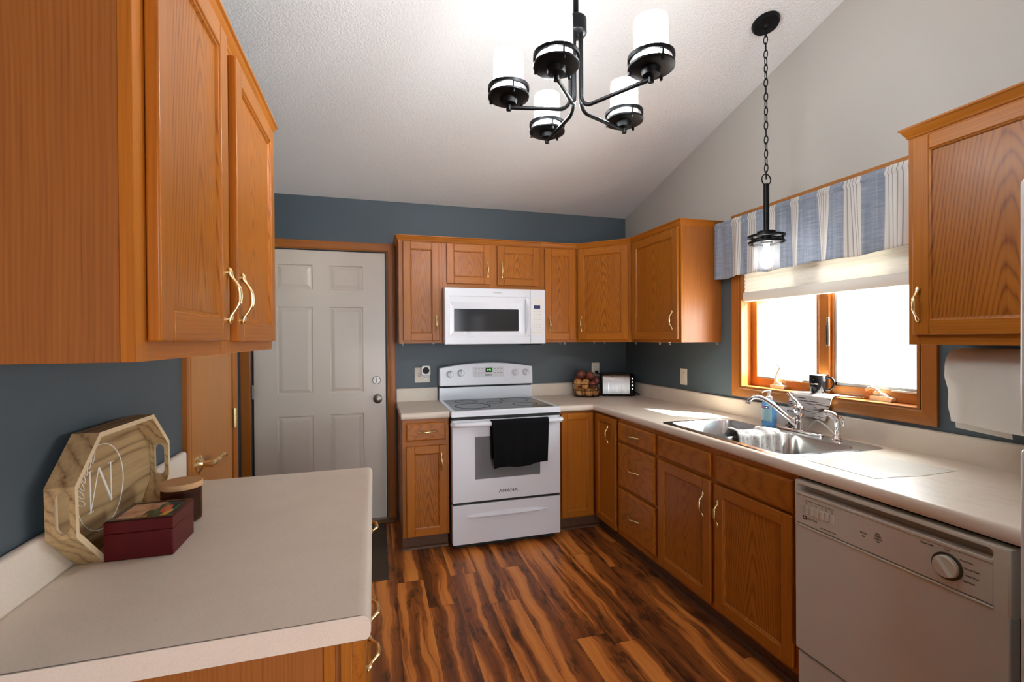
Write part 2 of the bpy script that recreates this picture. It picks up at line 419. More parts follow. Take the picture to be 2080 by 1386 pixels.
SOAPLAB = plain('soap_label', (0.42, 0.75, 0.93), 0.4, noise=0.15, nscale=50)
PURPLE = plain('purple_label_band', (0.13, 0.05, 0.25), 0.4)
MUGB = plain('black_glaze', (0.006, 0.006, 0.007), 0.08)
MUGW = plain('white_glaze', (0.85, 0.85, 0.83), 0.15)
ONION = m_onion('onion_skin', (0.42, 0.13, 0.03), (0.74, 0.42, 0.14))
POTATO = m_onion('red_potato_skin', (0.09, 0.020, 0.014), (0.24, 0.062, 0.04))
HALUM = plain('window_hardware', (0.62, 0.60, 0.52), 0.4)
GREYV = plain('grey_weatherstrip', (0.30, 0.31, 0.31), 0.5)
FRIDGEW = plain('fridge_white', (0.66, 0.67, 0.69), 0.3, bumps=0.08, nscale=300)
GROUND = plain('pale_concrete', (0.5, 0.49, 0.47), 0.8)

# ------------------------------------------------------------------ mesh building
OFF = {}
class MB:
    def __init__(self):
        self.v = []; self.f = []; self.m = []
    def add(self, vs, fs, m=0):
        b = len(self.v)
        self.v += [Vector(p) for p in vs]
        for f in fs:
            self.f.append([b + i for i in f]); self.m.append(m)
        return self
    def box(self, x0, x1, y0, y1, z0, z1, m=0):
        if x0 > x1: x0, x1 = x1, x0
        if y0 > y1: y0, y1 = y1, y0
        if z0 > z1: z0, z1 = z1, z0
        vs = [(x0, y0, z0), (x1, y0, z0), (x1, y1, z0), (x0, y1, z0), (x0, y0, z1), (x1, y0, z1), (x1, y1, z1), (x0, y1, z1)]
        return self.add(vs, [(3, 2, 1, 0), (4, 5, 6, 7), (0, 1, 5, 4), (1, 2, 6, 5), (2, 3, 7, 6), (3, 0, 4, 7)], m)
    def loops(self, ls, m=0, cap0=True, cap1=True, closed=False):
        """skin consecutive closed loops of equal length"""
        n = len(ls[0]); k = len(ls)
        vs = [p for l in ls for p in l]
        fs = []
        for a in range(k if closed else k - 1):
            b = (a + 1) % k
            for i in range(n):
                j = (i + 1) % n
                fs.append((a * n + i, a * n + j, b * n + j, b * n + i))
        if not closed:
            if cap0: fs.append(tuple(range(n - 1, -1, -1)))
            if cap1: fs.append(tuple((k - 1) * n + i for i in range(n)))
        return self.add(vs, fs, m)
    def prism(self, pts, axis, a0, a1, m=0):
        def mk(p, a):
            return {'x': (a, p[0], p[1]), 'y': (p[0], a, p[1]), 'z': (p[0], p[1], a)}[axis]
        return self.loops([[mk(p, a0) for p in pts], [mk(p, a1) for p in pts]], m)
    def tube(self, pts, r, seg=8, m=0, closed=False, cap=True, squash=None):
        pts = [Vector(p) for p in pts]; n = len(pts)
        rs = r if isinstance(r, (list, tuple)) else [r] * n
        tan = []
        for i in range(n):
            a = pts[(i - 1) % n] if (closed or i > 0) else pts[i]
            b = pts[(i + 1) % n] if (closed or i < n - 1) else pts[i]
            tan.append((b - a).normalized())
        t0 = tan[0]
        ref = Vector((0, 0, 1)) if abs(t0.z) < 0.9 else Vector((1, 0, 0))
        nrm = (ref - t0 * ref.dot(t0)).normalized()
        ls = []
        for i in range(n):
            t = tan[i]
            nrm = (nrm - t * nrm.dot(t)).normalized()
            bn = t.cross(nrm)
            sq = squash if squash else 1.0
            ls.append([pts[i] + (nrm * math.cos(2 * PI * k / seg) + bn * math.sin(2 * PI * k / seg) * sq) * rs[i] for k in range(seg)])
        return self.loops(ls, m, cap, cap, closed)
    def lathe(self, prof, c=(0, 0, 0), seg=24, m=0, axis='z', cap=True):
        ls = []
        for (r, h) in prof:
            r = max(r, 1e-4)
            l = []
            for k in range(seg):
                a = 2 * PI * k / seg
                q = {'z': (r * math.cos(a), r * math.sin(a), h), 'y': (r * math.cos(a), h, r * math.sin(a)), 'x': (h, r * math.cos(a), r * math.sin(a))}[axis]
                l.append((c[0] + q[0], c[1] + q[1], c[2] + q[2]))
            ls.append(l)
        return self.loops(ls, m, cap, cap)
    def ring(self, c, Rm, r, seg=32, s2=6, m=0, axis='z', h=None):
        """torus, or a flat band when h is given (rectangular section r wide, h high)"""
        if h is None:
            pts = []
            for k in range(seg):
                a = 2 * PI * k / seg
                q = {'z': (math.cos(a), math.sin(a), 0), 'y': (math.cos(a), 0, math.sin(a)), 'x': (0, math.cos(a), math.sin(a))}[axis]
                pts.append((c[0] + q[0] * Rm, c[1] + q[1] * Rm, c[2] + q[2] * Rm))
            return self.tube(pts, r, s2, m, closed=True)
        prof = [(Rm - r / 2, -h / 2), (Rm + r / 2, -h / 2), (Rm + r / 2, h / 2), (Rm - r / 2, h / 2)]
        ls = []
        for k in range(seg):
            a = 2 * PI * k / seg
            l = []
            for (rr, hh) in prof:
                q = {'z': (rr * math.cos(a), rr * math.sin(a), hh), 'y': (rr * math.cos(a), hh, rr * math.sin(a)), 'x': (hh, rr * math.cos(a), rr * math.sin(a))}[axis]
                l.append((c[0] + q[0], c[1] + q[1], c[2] + q[2]))
            ls.append(l)
        return self.loops(ls, m, closed=True)
    def ball(self, c, rad, seg=16, rings=9, m=0):
        rx, ry, rz = rad if isinstance(rad, (tuple, list)) else (rad,) * 3
        ls = []
        for i in range(rings + 1):
            a = -PI / 2 + PI * i / rings
            k = max(math.cos(a), 0.02)
            ls.append([(c[0] + rx * k * math.cos(2 * PI * j / seg), c[1] + ry * k * math.sin(2 * PI * j / seg), c[2] + rz * math.sin(a)) for j in range(seg)])
        return self.loops(ls, m)
    def grid(self, fn, nu, nv, m=0, mf=None):
        vs = [fn(i / nu, j / nv) for j in range(nv + 1) for i in range(nu + 1)]
        b = len(self.v); self.v += [Vector(p) for p in vs]
        for j in range(nv):
            for i in range(nu):
                a = j * (nu + 1) + i
                self.f.append([b + a, b + a + 1, b + a + nu + 2, b + a + nu + 1])
                self.m.append(mf(i / nu, j / nv) if mf else m)
        return self
    def nested(self, rects, face='y', m=0, sign=1, ms=None):
        """nested rectangles (a0,a1,b0,b1,depth) skinned together, last one filled"""
        ls = []
        for (a0, a1, b0, b1, d) in rects:
            q = [(a0, b0), (a1, b0), (a1, b1), (a0, b1)]
            ls.append([{'y': (a, d, b), 'x': (d, a, b), 'z': (a, b, d)}[face] for a, b in q])
        for i in range(len(ls) - 1):
            self.loops([ls[i], ls[i + 1]], ms[i] if ms else m, False, False)
        self.add(ls[-1], [(0, 1, 2, 3)], ms[-1] if ms else m)
        return self
    def sweep(self, path, prof, fn, m=0, closed=False):
        """profile (out, h) swept along a plan path with mitred corners; out is to the right of travel; fn(a,b,h)->xyz"""
        n = len(path); P = [Vector((p[0], p[1])) for p in path]
        ls = []
        for i in range(n):
            ns = []
            if closed or i > 0:
                d = (P[i] - P[i - 1]).normalized(); ns.append(Vector((d.y, -d.x)))
            if closed or i < n - 1:
                d = (P[(i + 1) % n] - P[i]).normalized(); ns.append(Vector((d.y, -d.x)))
            if len(ns) == 2:
                mm = ns[0] + ns[1]
                mm = mm / max(mm.dot(ns[0]), 1e-6)
            else:
                mm = ns[0]
            ls.append([fn(P[i].x + mm.x * o, P[i].y + mm.y * o, h) for (o, h) in prof])
        return self.loops(ls, m, closed=closed)
    def build(self, name, mats, parent=None, smooth=35, bevel=0.0, bseg=2, recentre=True):
        me = bpy.data.meshes.new(name)
        off = OFF.get(parent.name, Vector((0, 0, 0))) if parent else Vector((0, 0, 0))
        if recentre and self.v:
            lo = Vector([min(p[i] for p in self.v) for i in range(3)]); hi = Vector([max(p[i] for p in self.v) for i in range(3)])
            c = (lo + hi) / 2
            if parent is None: c.z = lo.z
        else:
            c = off.copy()
        me.from_pydata([tuple(p - c) for p in self.v], [], self.f)
        if not isinstance(mats, (list, tuple)): mats = [mats]
        for mm in mats: me.materials.append(mm)
        me.polygons.foreach_set('material_index', self.m)
        bm = bmesh.new(); bm.from_mesh(me)
        bmesh.ops.recalc_face_normals(bm, faces=bm.faces)
        bm.to_mesh(me); bm.free()
        if smooth:
            me.shade_smooth()
            me.set_sharp_from_angle(angle=R(smooth))
        o = bpy.data.objects.new(name, me)
        COL.objects.link(o)
        if parent:
            o.parent = parent
        o.location = c - off
        OFF[o.name] = c
        if bevel:
            md = o.modifiers.new('bevel', 'BEVEL'); md.width = bevel; md.segments = bseg; md.limit_method = 'ANGLE'; md.angle_limit = R(40)
            md.harden_normals = False
        return o

def tag(o, label=None, cat=None, group=None, kind=None):
    if label: o['label'] = label
    if cat: o['category'] = cat
    if group: o['group'] = group
    if kind: o['kind'] = kind
    return o

def thing(name, label, cat, loc=(0, 0, 0), rz=None, group=None, kind=None):
    """Empty at the base of a thing; rz=None: parts are given in room coordinates, else in the thing's own frame"""
    o = bpy.data.objects.new(name, None)
    o.empty_display_size = 0.05
    COL.objects.link(o)
    o.location = loc
    if rz is None:
        OFF[o.name] = Vector(loc)
    else:
        o.rotation_euler = (0, 0, rz); OFF[o.name] = Vector((0, 0, 0))
    return tag(o, label, cat, group, kind)

def struct(o):
    o['kind'] = 'structure'
    return o

def text(body, size, mat, parent, loc, xdir, zdir, name='lettering', depth=0.0006, align='CENTER', sx=1.0):
    """flat lettering standing on a face: xdir reading direction, zdir up"""
    cu = bpy.data.curves.new(name, 'FONT')
    cu.body = body; cu.size = size; cu.extrude = depth; cu.align_x = align; cu.align_y = 'CENTER'
    cu.resolution_u = 2
    tmp = bpy.data.objects.new(name, cu)
    COL.objects.link(tmp)
    bpy.context.view_layer.update()
    dg = bpy.context.evaluated_depsgraph_get()
    me = bpy.data.meshes.new_from_object(tmp.evaluated_get(dg))
    bpy.data.objects.remove(tmp); bpy.data.curves.remove(cu)
    me.materials.clear(); me.materials.append(mat)
    X = Vector(xdir).normalized(); Z = Vector(zdir).normalized(); Nn = X.cross(Z)
    MM = Matrix((X * sx, Z, Nn)).transposed().to_4x4()
    me.transform(MM)
    o = bpy.data.objects.new(name, me)
    COL.objects.link(o)
    off = OFF.get(parent.name, Vector((0, 0, 0)))
    o.parent = parent
    o.location = Vector(loc) - off
    OFF[o.name] = Vector(loc)
    return o

def text_into(mb, body, size, loc, xdir, zdir, m=0, depth=0.0006, align='CENTER', sx=1.0):
    cu = bpy.data.curves.new('t', 'FONT')
    cu.body = body; cu.size = size; cu.extrude = depth; cu.align_x = align; cu.align_y = 'CENTER'; cu.resolution_u = 1
    tmp = bpy.data.objects.new('t', cu); COL.objects.link(tmp)
    bpy.context.view_layer.update()
    me = bpy.data.meshes.new_from_object(tmp.evaluated_get(bpy.context.evaluated_depsgraph_get()))
    X = Vector(xdir).normalized(); Z = Vector(zdir).normalized(); Nn = X.cross(Z)
    L = Vector(loc)
    mb.add([L + X * (p.co.x * sx) + Z * p.co.y + Nn * p.co.z for p in me.vertices], [list(f.vertices) for f in me.polygons], m)
    bpy.data.objects.remove(tmp); bpy.data.curves.remove(cu); bpy.data.meshes.remove(me)

def rrect(x0, x1, y0, y1, r, n=5):
    pts = []
    for (cx, cy, a0) in ((x1 - r, y1 - r, 0), (x0 + r, y1 - r, 90), (x0 + r, y0 + r, 180), (x1 - r, y0 + r, 270)):
        for k in range(n + 1):
            a = R(a0 + 90 * k / n)
            pts.append((cx + r * math.cos(a), cy + r * math.sin(a)))
    return pts

def plate(mb, outer, holes, fn, m=0):
    """flat face with holes, filled by triangulation; fn(a,b)->xyz"""
    bm = bmesh.new()
    es = []
    for lp in [outer] + holes:
        vs = [bm.verts.new((p[0], p[1], 0)) for p in lp]
        for i in range(len(vs)): es.append(bm.edges.new((vs[i], vs[(i + 1) % len(vs)])))
    bmesh.ops.triangle_fill(bm, use_beauty=True, use_dissolve=False, edges=es)
    bm.verts.index_update()
    mb.add([fn(v.co.x, v.co.y) for v in bm.verts], [[v.index for v in f.verts] for f in bm.faces], m)
    bm.free()

def smooth_path(pts, n=6):
    """Catmull-Rom through points"""
    P = [Vector(p) for p in pts]; P = [P[0] * 2 - P[1]] + P + [P[-1] * 2 - P[-2]]
    out = []
    for i in range(1, len(P) - 2):
        for k in range(n):
            t = k / n
            a, b, c, d = P[i - 1], P[i], P[i + 1], P[i + 2]
            out.append(0.5 * ((2 * b) + (c - a) * t + (2 * a - 5 * b + 4 * c - d) * t * t + (3 * b - a - 3 * c + d) * t ** 3))
    out.append(P[-2])
    return out

# ================================================================== THE SETTING
CT = 0.92            # worktop height
def cz(y): return 2.462 - 0.264 * y
YR, ZR = -4.6, cz(-4.6)
XL = -2.8
# floor
struct(MB().box(-4.3, 0.15, -6.7, 0.15, -0.1, 0.0).build('floor', FLOOR, smooth=None))
tag(bpy.data.objects['floor'], 'wood-look laminate floor with dark and honey streaked planks', 'floor')
# back wall with the door opening
DX0, DX1, DZ = -2.995, -2.065, 2.068
b = MB()
b.box(-4.3, DX0, 0, 0.14, 0, 2.7); b.box(DX1, 0.15, 0, 0.14, 0, 2.7); b.box(DX0, DX1, 0, 0.14, DZ, 2.7)
struct(b.build('wall_back', BLUE, smooth=None)); tag(bpy.data.objects['wall_back'], 'slate blue back wall behind the range and the white door', 'wall')
# right wall: slate blue below, greige above the cabinet tops, with the window opening
WY0, WY1, WZ0, WZ1 = -2.36, -1.374, 1.10, 2.09
ZS = 2.10
b = MB()
b.box(0, 0.14, -6.7, WY0, 0, ZS, 0); b.box(0, 0.14, WY1, 0.0, 0, ZS, 0)
b.box(0, 0.14, WY0, WY1, 0, WZ0, 0); b.box(0, 0.14, WY0, WY1, WZ1, ZS, 0)
b.prism([(-6.7, ZS), (0.0, ZS), (0.0, cz(0) + 0.2), (YR, ZR + 0.2), (-6.7, cz(-6.7 + 2 * (-YR - 6.7) * 0 ) * 0 + ZR - 0.264 * 2.1 + 0.2)], 'x', 0, 0.14, 1)
struct(b.build('wall_right', [BLUE, GREIGE], smooth=None)); tag(bpy.data.objects['wall_right'], 'window wall, slate blue below and pale greige above the cabinets', 'wall')
# left wall with opening for the closet door
CY0, CY1, CZ = -1.785, -1.265, 2.05
b = MB()
b.box(-2.92, XL, -4.3, CY0, 0, 3.75); b.box(-2.92, XL, CY1, -1.19, 0, 3.75); b.box(-2.92, XL, CY0, CY1, CZ, 3.75)
b.box(-4.3, -2.92, -1.31, -1.19, 0, 3.0)
struct(b.build('wall_left', BLUE, smooth=None)); tag(bpy.data.objects['wall_left'], 'slate blue left wall behind the wooden tray', 'wall')
b = MB(); b.box(-4.42, -4.3, -1.31, -0.95, 0, 3.0); b.box(-4.42, -4.3, -0.35, 0.15, 0, 3.0); b.box(-4.42, -4.3, -0.95, -0.35, 0, 1.2); b.box(-4.42, -4.3, -0.95, -0.35, 2.0, 3.0)  # unseen opening added in the hall wall to let skylight in
b.box(-4.42, -4.3, -6.7, -1.31, 0, 3.8)
struct(b.build('wall_far_left', BLUE, smooth=None)); tag(bpy.data.objects['wall_far_left'], 'slate blue hallway wall out of view', 'wall')
b = MB(); b.box(-4.42, -2.3, -6.7, -6.58, 0, 3.8); b.box(-0.4, 0.15, -6.7, -6.58, 0, 3.8); b.box(-2.3, -0.4, -6.7, -6.58, 2.15, 3.8)
struct(b.build('wall_rear', BLUE, smooth=None)); tag(bpy.data.objects['wall_rear'], 'slate blue wall with an added patio opening behind the camera', 'wall')
# vaulted ceiling, textured
b = MB()
b.prism([(0.15, cz(0.15)), (0.15, cz(0.15) + 0.1), (YR, ZR + 0.1), (YR, ZR)], 'x', -4.42, 0.15)
b.prism([(YR, ZR), (YR, ZR + 0.1), (-6.75, ZR - 0.264 * 2.15 + 0.1), (-6.75, ZR - 0.264 * 2.15)], 'x', -4.42, 0.15)
struct(b.build('ceiling', CEIL, smooth=None)); tag(bpy.data.objects['ceiling'], 'white textured vaulted ceiling sloping up from the back wall', 'ceiling')
# ground outside
g = struct(MB().box(0.14, 14, -16, 10, -0.35, -0.30).build('ground', GROUND, smooth=None)); tag(g, 'pale paving outside the kitchen window', 'ground')

def casing(name, parent, rect, plane, mv, mh, w=0.062, t=0.018, sides='ltrb', fixed=0.0, toward=-1):
    """door or window casing: mitred boards with a moulded profile; rect=(a0,a1,z0,z1) inner opening"""
    a0, a1, z0, z1 = rect
    prof = [(0.0, 0.0), (0.0, 0.010), (0.006, 0.014), (0.012, 0.012), (0.018, 0.013), (w - 0.012, t), (w, t - 0.003), (w, 0.0)]
    def fn(a, z, h):
        return (a, fixed + toward * h, z) if plane == 'y' else (fixed + toward * h, a, z)
    if sides == 'ltrb':
        path = [(a0, z0), (a0, z1), (a1, z1), (a1, z0)]
        b = MB(); b.sweep(path, [(-o, h) for o, h in prof], fn, 0, closed=True)
    else:
        path = [(a0, z0), (a0, z1), (a1, z1), (a1, z0)]
        b = MB(); b.sweep(path, [(-o, h) for o, h in prof], fn, 0)
    # grain: the horizontal members take the across grain
    fm = []
    for f in b.f:
        c = sum((b.v[i] for i in f), Vector()) / len(f)
        aa = c.x if plane == 'y' else c.y
        out_h = max(c.z - z1, z0 - c.z if sides == 'ltrb' else -9); out_v = max(aa - a1, a0 - aa)
        fm.append(1 if out_h > out_v else 0)
    b.m = fm
    return b.build(name, [mv, mh], parent, smooth=25)

# ---- white entry door
d1 = thing('door_1', 'white six-panel entry door in an oak frame', 'door', (-2.53, 0, 0))
struct(d1)
b = MB()
x0, x1, z0, z1 = DX0 + 0.012, DX1 - 0.008, 0.035, DZ - 0.006
yf = 0.008
xs = [x0, -2.830, -2.588, -2.473, -2.235, x1]
zs = [z0, 0.22, 0.842, 1.002, 1.645, 1.774, 1.955, z1]
for i in range(5):
    for j in range(7):
        q = (xs[i], xs[i + 1], zs[j], zs[j + 1])
        if i in (1, 3) and j in (1, 3, 5):
            e = 0.010; s2 = 0.034
            b.nested([(q[0], q[1], q[2], q[3], yf), (q[0] + 0.005, q[1] - 0.005, q[2] + 0.005, q[3] - 0.005, yf + e), (q[0] + 0.012, q[1] - 0.012, q[2] + 0.012, q[3] - 0.012, yf + e), (q[0] + s2, q[1] - s2, q[2] + s2, q[3] - s2, yf + 0.002)], 'y')
        else:
            b.add([(q[0], yf, q[2]), (q[1], yf, q[2]), (q[1], yf, q[3]), (q[0], yf, q[3])], [(0, 1, 2, 3)])
b.box(x0, x1, yf + 0.0105, yf + 0.044, z0, z1)
b.box(x0, x0 + 0.0005, yf, yf + 0.02, z0, z1); b.box(x1 - 0.0005, x1, yf, yf + 0.02, z0, z1)
slab = b.build('door_slab', DOORP, d1, smooth=None)
casing('door_casing', d1, (DX0 - 0.005, DX1 + 0.005, 0.0, DZ + 0.003), 'y', OAKTV, OAKTX, sides='ltr')
b = MB(); b.box(DX0 - 0.004, DX0 + 0.010, 0.004, 0.13, 0, DZ); b.box(DX1 - 0.006, DX1 + 0.004, 0.004, 0.13, 0, DZ); b.box(DX0, DX1, 0.004, 0.13, DZ - 0.003, DZ + 0.004)
b.build('door_jamb', BLACK, d1, smooth=None)
MB().box(DX0 - 0.06, DX1 + 0.06, -0.045, 0.05, 0.0, 0.03).build('threshold', oak('oak_threshold', 'x', base=(0.22, 0.10, 0.04), dark=(0.10, 0.045, 0.02)), d1, bevel=0.008)
def lathe_part(name, prof, c, axis, mat, parent, seg=24):
    return MB().lathe(prof, c, seg, 0, axis).build(name, mat, parent, smooth=40)
lathe_part('deadbolt', [(0.031, 0.0), (0.031, -0.010), (0.027, -0.014), (0.001, -0.014)], (-2.139, yf, 1.090), 'y', NICKEL, d1)
tp = MB().box(-2.142, -2.136, yf - 0.034, yf - 0.012, 1.072, 1.108).build('thumb_turn', NICKEL, d1, bevel=0.002)
lathe_part('door_knob', [(0.034, 0.0), (0.033, -0.006), (0.016, -0.012), (0.014, -0.030), (0.026, -0.038), (0.033, -0.052), (0.030, -0.064), (0.018, -0.071), (0.001, -0.073)], (-2.132, yf, 0.950), 'y', NICKEL, d1)
for zz in (1.03, 0.25, 1.85):
    MB().lathe([(0.008, -0.05), (0.008, 0.05)], (DX0 + 0.006, -0.004, zz), 10).build('hinge', NICKEL, d1)

# ---- closet door in the left wall
d2 = thing('door_2', 'narrow honey oak closet door with brass lever handle', 'door', (XL, -1.525, 0))
struct(d2)
MB().box(XL - 0.030, XL + 0.006, CY0 + 0.006, CY1 - 0.006, 0.012, CZ - 0.005).build('door_slab', DOORW, d2, bevel=0.002)
b = MB()
casing('door_casing', d2, (CY0 - 0.004, CY1 + 0.004, 0.0, CZ + 0.003), 'x', OAKTV, OAKTY, w=0.055, sides='ltr', fixed=XL, toward=1)
for zz in (1.04, 0.25, 1.82):
    MB().lathe([(0.0085, -0.045), (0.0085, 0.045)], (XL + 0.017, CY1 + 0.002, zz), 12).build('hinge', BRASS, d2)
ly, lz = -1.71, 0.935
h = MB().lathe([(0.036, 0.006), (0.035, 0.012), (0.020, 0.018), (0.013, 0.024), (0.013, 0.055), (0.001, 0.058)], (XL, ly, lz), 20, 0, 'x')
h.tube(smooth_path([(XL + 0.050, ly, lz), (XL + 0.058, ly + 0.03, lz + 0.004), (XL + 0.056, ly + 0.07, lz + 0.003), (XL + 0.060, ly + 0.105, lz + 0.008), (XL + 0.066, ly + 0.128, lz + 0.004)], 5), [0.011] * 6 + [0.009] * 6 + [0.010] * 4 + [0.008] * 4 + [0.006], 10)
h.build('lever_handle', BRASS, d2)

# ---- kitchen window
w1 = thing('window_1', 'double casement oak window above the sink', 'window', (0.0, -1.867, 1.04))
struct(w1)
casing('window_casing', w1, (WY0 - 0.004, WY1 + 0.004, WZ0 - 0.002, WZ1 + 0.004), 'x', OAKTV, OAKTY, w=0.060, fixed=0.0, toward=-1)
JX = 0.095
b = MB()
b.box(-0.010, 0.14, WY0, WY0 + 0.012, WZ0, WZ1); b.box(-0.010, 0.14, WY1 - 0.012, WY1, WZ0, WZ1)
b.build('jamb', OAKTV, w1)
b = MB(); b.box(-0.012, 0.14, WY0 + 0.012, WY1 - 0.012, WZ0 - 0.001, WZ0 + 0.006); b.box(-0.01, 0.14, WY0 + 0.012, WY1 - 0.012, WZ1 - 0.012, WZ1)
b.build('sill_board', OAKTY, w1, bevel=0.002)
ym = -1.880
b = MB(); b.box(0.050, 0.135, ym - 0.028, ym + 0.028, WZ0 + 0.006, WZ1 - 0.012)
mul = b.build('mullion', OAKTV, w1, bevel=0.003)
MB().box(0.042, 0.052, ym - 0.034, ym - 0.020, 1.352, 1.50).build('lock_track', NICKEL, mul, bevel=0.003)
MB().box(0.036, 0.0425, ym - 0.030, ym - 0.024, 1.36, 1.46).build('lock_lever', BLACKP, mul, bevel=0.002)
def sash(ya, yb, fr, grey):
    o = MB()
    z0, z1 = WZ0 + 0.006, WZ1 - 0.012
    o.box(0.066, 0.115, ya, ya + fr[0], z0, z1, 0); o.box(0.066, 0.115, yb - fr[1], yb, z0, z1, 0)
    o.box(0.066, 0.115, ya + fr[0], yb - fr[1], z0, z0 + 0.050, 1); o.box(0.066, 0.115, ya + fr[0], yb - fr[1], z1 - 0.05, z1, 1)
    s = o.build('sash', [OAKTV, OAKTY], w1, bevel=0.003)
    MB().box(0.088, 0.094, ya + fr[0], yb - fr[1], z0 + 0.05, z1 - 0.05).build('pane', GLASS, s, smooth=None)
    g2 = MB()
    g2.box(0.072, 0.086, ya + fr[0], yb - fr[1], z0 + 0.05, z0 + 0.05 + (0.016 if grey else 0.008))
    if grey: g2.box(0.072, 0.086, yb - fr[1] - 0.012, yb - fr[1], z0 + 0.05, z1 - 0.05)
    g2.build('weatherstrip', GREYV, s)
sash(ym + 0.028, WY1 - 0.012, (0.028, 0.040), False)
sash(WY0 + 0.012, ym - 0.028, (0.018, 0.014), True)
def crank(y, folded):
    b = MB()
    b.prism(rrect(y - 0.052, y + 0.045, 1.106, 1.128, 0.008, 3), 'x', 0.038, 0.066)
    b.prism([(y - 0.03, 1.126), (y + 0.035, 1.126), (y + 0.02, 1.145), (y - 0.01, 1.142)], 'x', 0.046, 0.064)
    b.box(0.060, 0.067, y - 0.14, y - 0.035, 1.152, 1.160)
    if folded:
        b.tube(smooth_path([(0.05, y + 0.03, 1.14), (0.04, y + 0.005, 1.15), (0.036, y + 0.035, 1.165), (0.036, y + 0.06, 1.15)], 4), [0.007] * 12 + [0.005], 8)
    else:
        b.tube(smooth_path([(0.052, y + 0.015, 1.132), (0.050, y + 0.012, 1.165), (0.046, y - 0.005, 1.20), (0.040, y - 0.028, 1.228)], 4), [0.009] * 6 + [0.007] * 6 + [0.006], 8)
        b.tube([(0.040, y - 0.028, 1.228), (0.034, y - 0.014, 1.240), (0.032, y - 0.001, 1.252)], 0.005, 8)
    b.build('crank_handle', HALUM, w1, bevel=0.0015)
crank(-1.595, False); crank(-2.165, True)

# ---- unseen rear opening (patio door), added to let in fill light
w2 = thing('window_2', 'assumed patio door opening added behind the camera for fill light', 'window', (-1.35, -6.64, 0)); struct(w2)
b = MB(); b.box(-2.3, -2.22, -6.68, -6.6, 0, 2.15); b.box(-0.48, -0.4, -6.68, -6.6, 0, 2.15); b.box(-2.22, -0.48, -6.68, -6.6, 2.07, 2.15); b.box(-1.39, -1.31, -6.68, -6.6, 0.0, 2.07); b.box(-2.22, -0.48, -6.68, -6.6, 0, 0.08)
b.build('frame', WHITEP, w2)
# ================================================================== CABINET KIT
def handle_mb():
    """cast brass bow pull, upright, centred, standing off towards -y"""
    zs = [-0.064, -0.060, -0.053, -0.046, -0.038, -0.030, -0.022, -0.020, -0.012, 0.0, 0.012, 0.020, 0.022, 0.030, 0.038, 0.046, 0.053, 0.060, 0.064]
    ys = [-0.003, -0.004, -0.005, -0.007, -0.012, -0.0175, -0.0215, -0.0225, -0.0245, -0.025, -0.0245, -0.0225, -0.0215, -0.0175, -0.012, -0.007, -0.005, -0.004, -0.003]
    rs = [0.002, 0.0050, 0.0066, 0.0056, 0.0036, 0.0040, 0.0046, 0.0060, 0.0054, 0.0060, 0.0054, 0.0060, 0.0046, 0.0040, 0.0036, 0.0056, 0.0066, 0.0050, 0.002]
    tw = [0.0012 * math.sin(k * 0.9) for k in range(len(zs))]
    b = MB().tube([(tw[i], ys[i], zs[i]) for i in range(len(zs))], rs, 10)
    for s in (-1, 1):
        b.tube([(0, 0.0, s * 0.053), (0, -0.006, s * 0.053)], 0.005, 8)
    return b
HANDLE = None
def pull(parent, x, y, z, horizontal=False):
    """brass pull on a door or drawer; x, y, z in the thing's frame"""
    global HANDLE
    if HANDLE is None:
        o = handle_mb().build('handle', BRASS, None, smooth=60, recentre=False)
        HANDLE = o
        first = True
    else:
        o = HANDLE.copy(); COL.objects.link(o)
    o.parent = parent
    o.location = Vector((x, y, z)) - OFF[parent.name]
    if horizontal: o.rotation_euler = (0, PI / 2, 0)
    return o

def cab_door(parent, x0, x1, z0, z1, t=0.02, fw=0.052, name='door', panel=None):
    """frame and flat recessed panel door on the face plane y=0"""
    b = MB()
    b.box(x0, x0 + fw, -t, 0, z0, z1, 0); b.box(x1 - fw, x1, -t, 0, z0, z1, 0)
    b.box(x0 + fw, x1 - fw, -t, 0, z0, z0 + fw, 1); b.box(x0 + fw, x1 - fw, -t, 0, z1 - fw, z1, 1)
    o = b.build(name, [OAKV, OAKX], parent, bevel=0.0035, bseg=2)
    p = MB()
    e = 0.0075
    a0, a1, c0, c1 = x0 + fw, x1 - fw, z0 + fw, z1 - fw
    # quirk bead round the panel
    p.nested([(a0 - 0.0005, a1 + 0.0005, c0 - 0.0005, c1 + 0.0005, -t + 0.0035), (a0 + e * 0.5, a1 - e * 0.5, c0 + e * 0.5, c1 - e * 0.5, -t + 0.0045), (a0 + e, a1 - e, c0 + e, c1 - e, -t + 0.010)], 'y')
    p.build('panel', panel or OAKP, o, smooth=None)
    return o

def cab_drawer(parent, x0, x1, z0, z1, t=0.02, name='drawer_front'):
    b = MB()
    e = 0.010
    ls = [(x0, x1, z0, z1, 0.0), (x0, x1, z0, z1, -t + 0.008), (x0 + 0.003, x1 - 0.003, z0 + 0.003, z1 - 0.003, -t + 0.004), (x0 + e, x1 - e, z0 + e, z1 - e, -t)]
    b.nested(ls, 'y')
    b.add([(x0, 0, z0), (x1, 0, z0), (x1, 0, z1), (x0, 0, z1)], [(0, 1, 2, 3)])
    return b.build(name, OAKPX, parent, smooth=20)

CROWN = [(0.0, 0.0), (0.004, 0.004), (0.006, 0.012), (0.012, 0.020), (0.016, 0.030), (0.022, 0.034), (0.022, 0.040), (0.0, 0.040)]
def crown(parent, path, z):
    b = MB()
    b.sweep(path, CROWN, lambda a, c, hh: (a, c, z + hh))
    return b.build('crown_moulding', OAKX, parent, smooth=25)

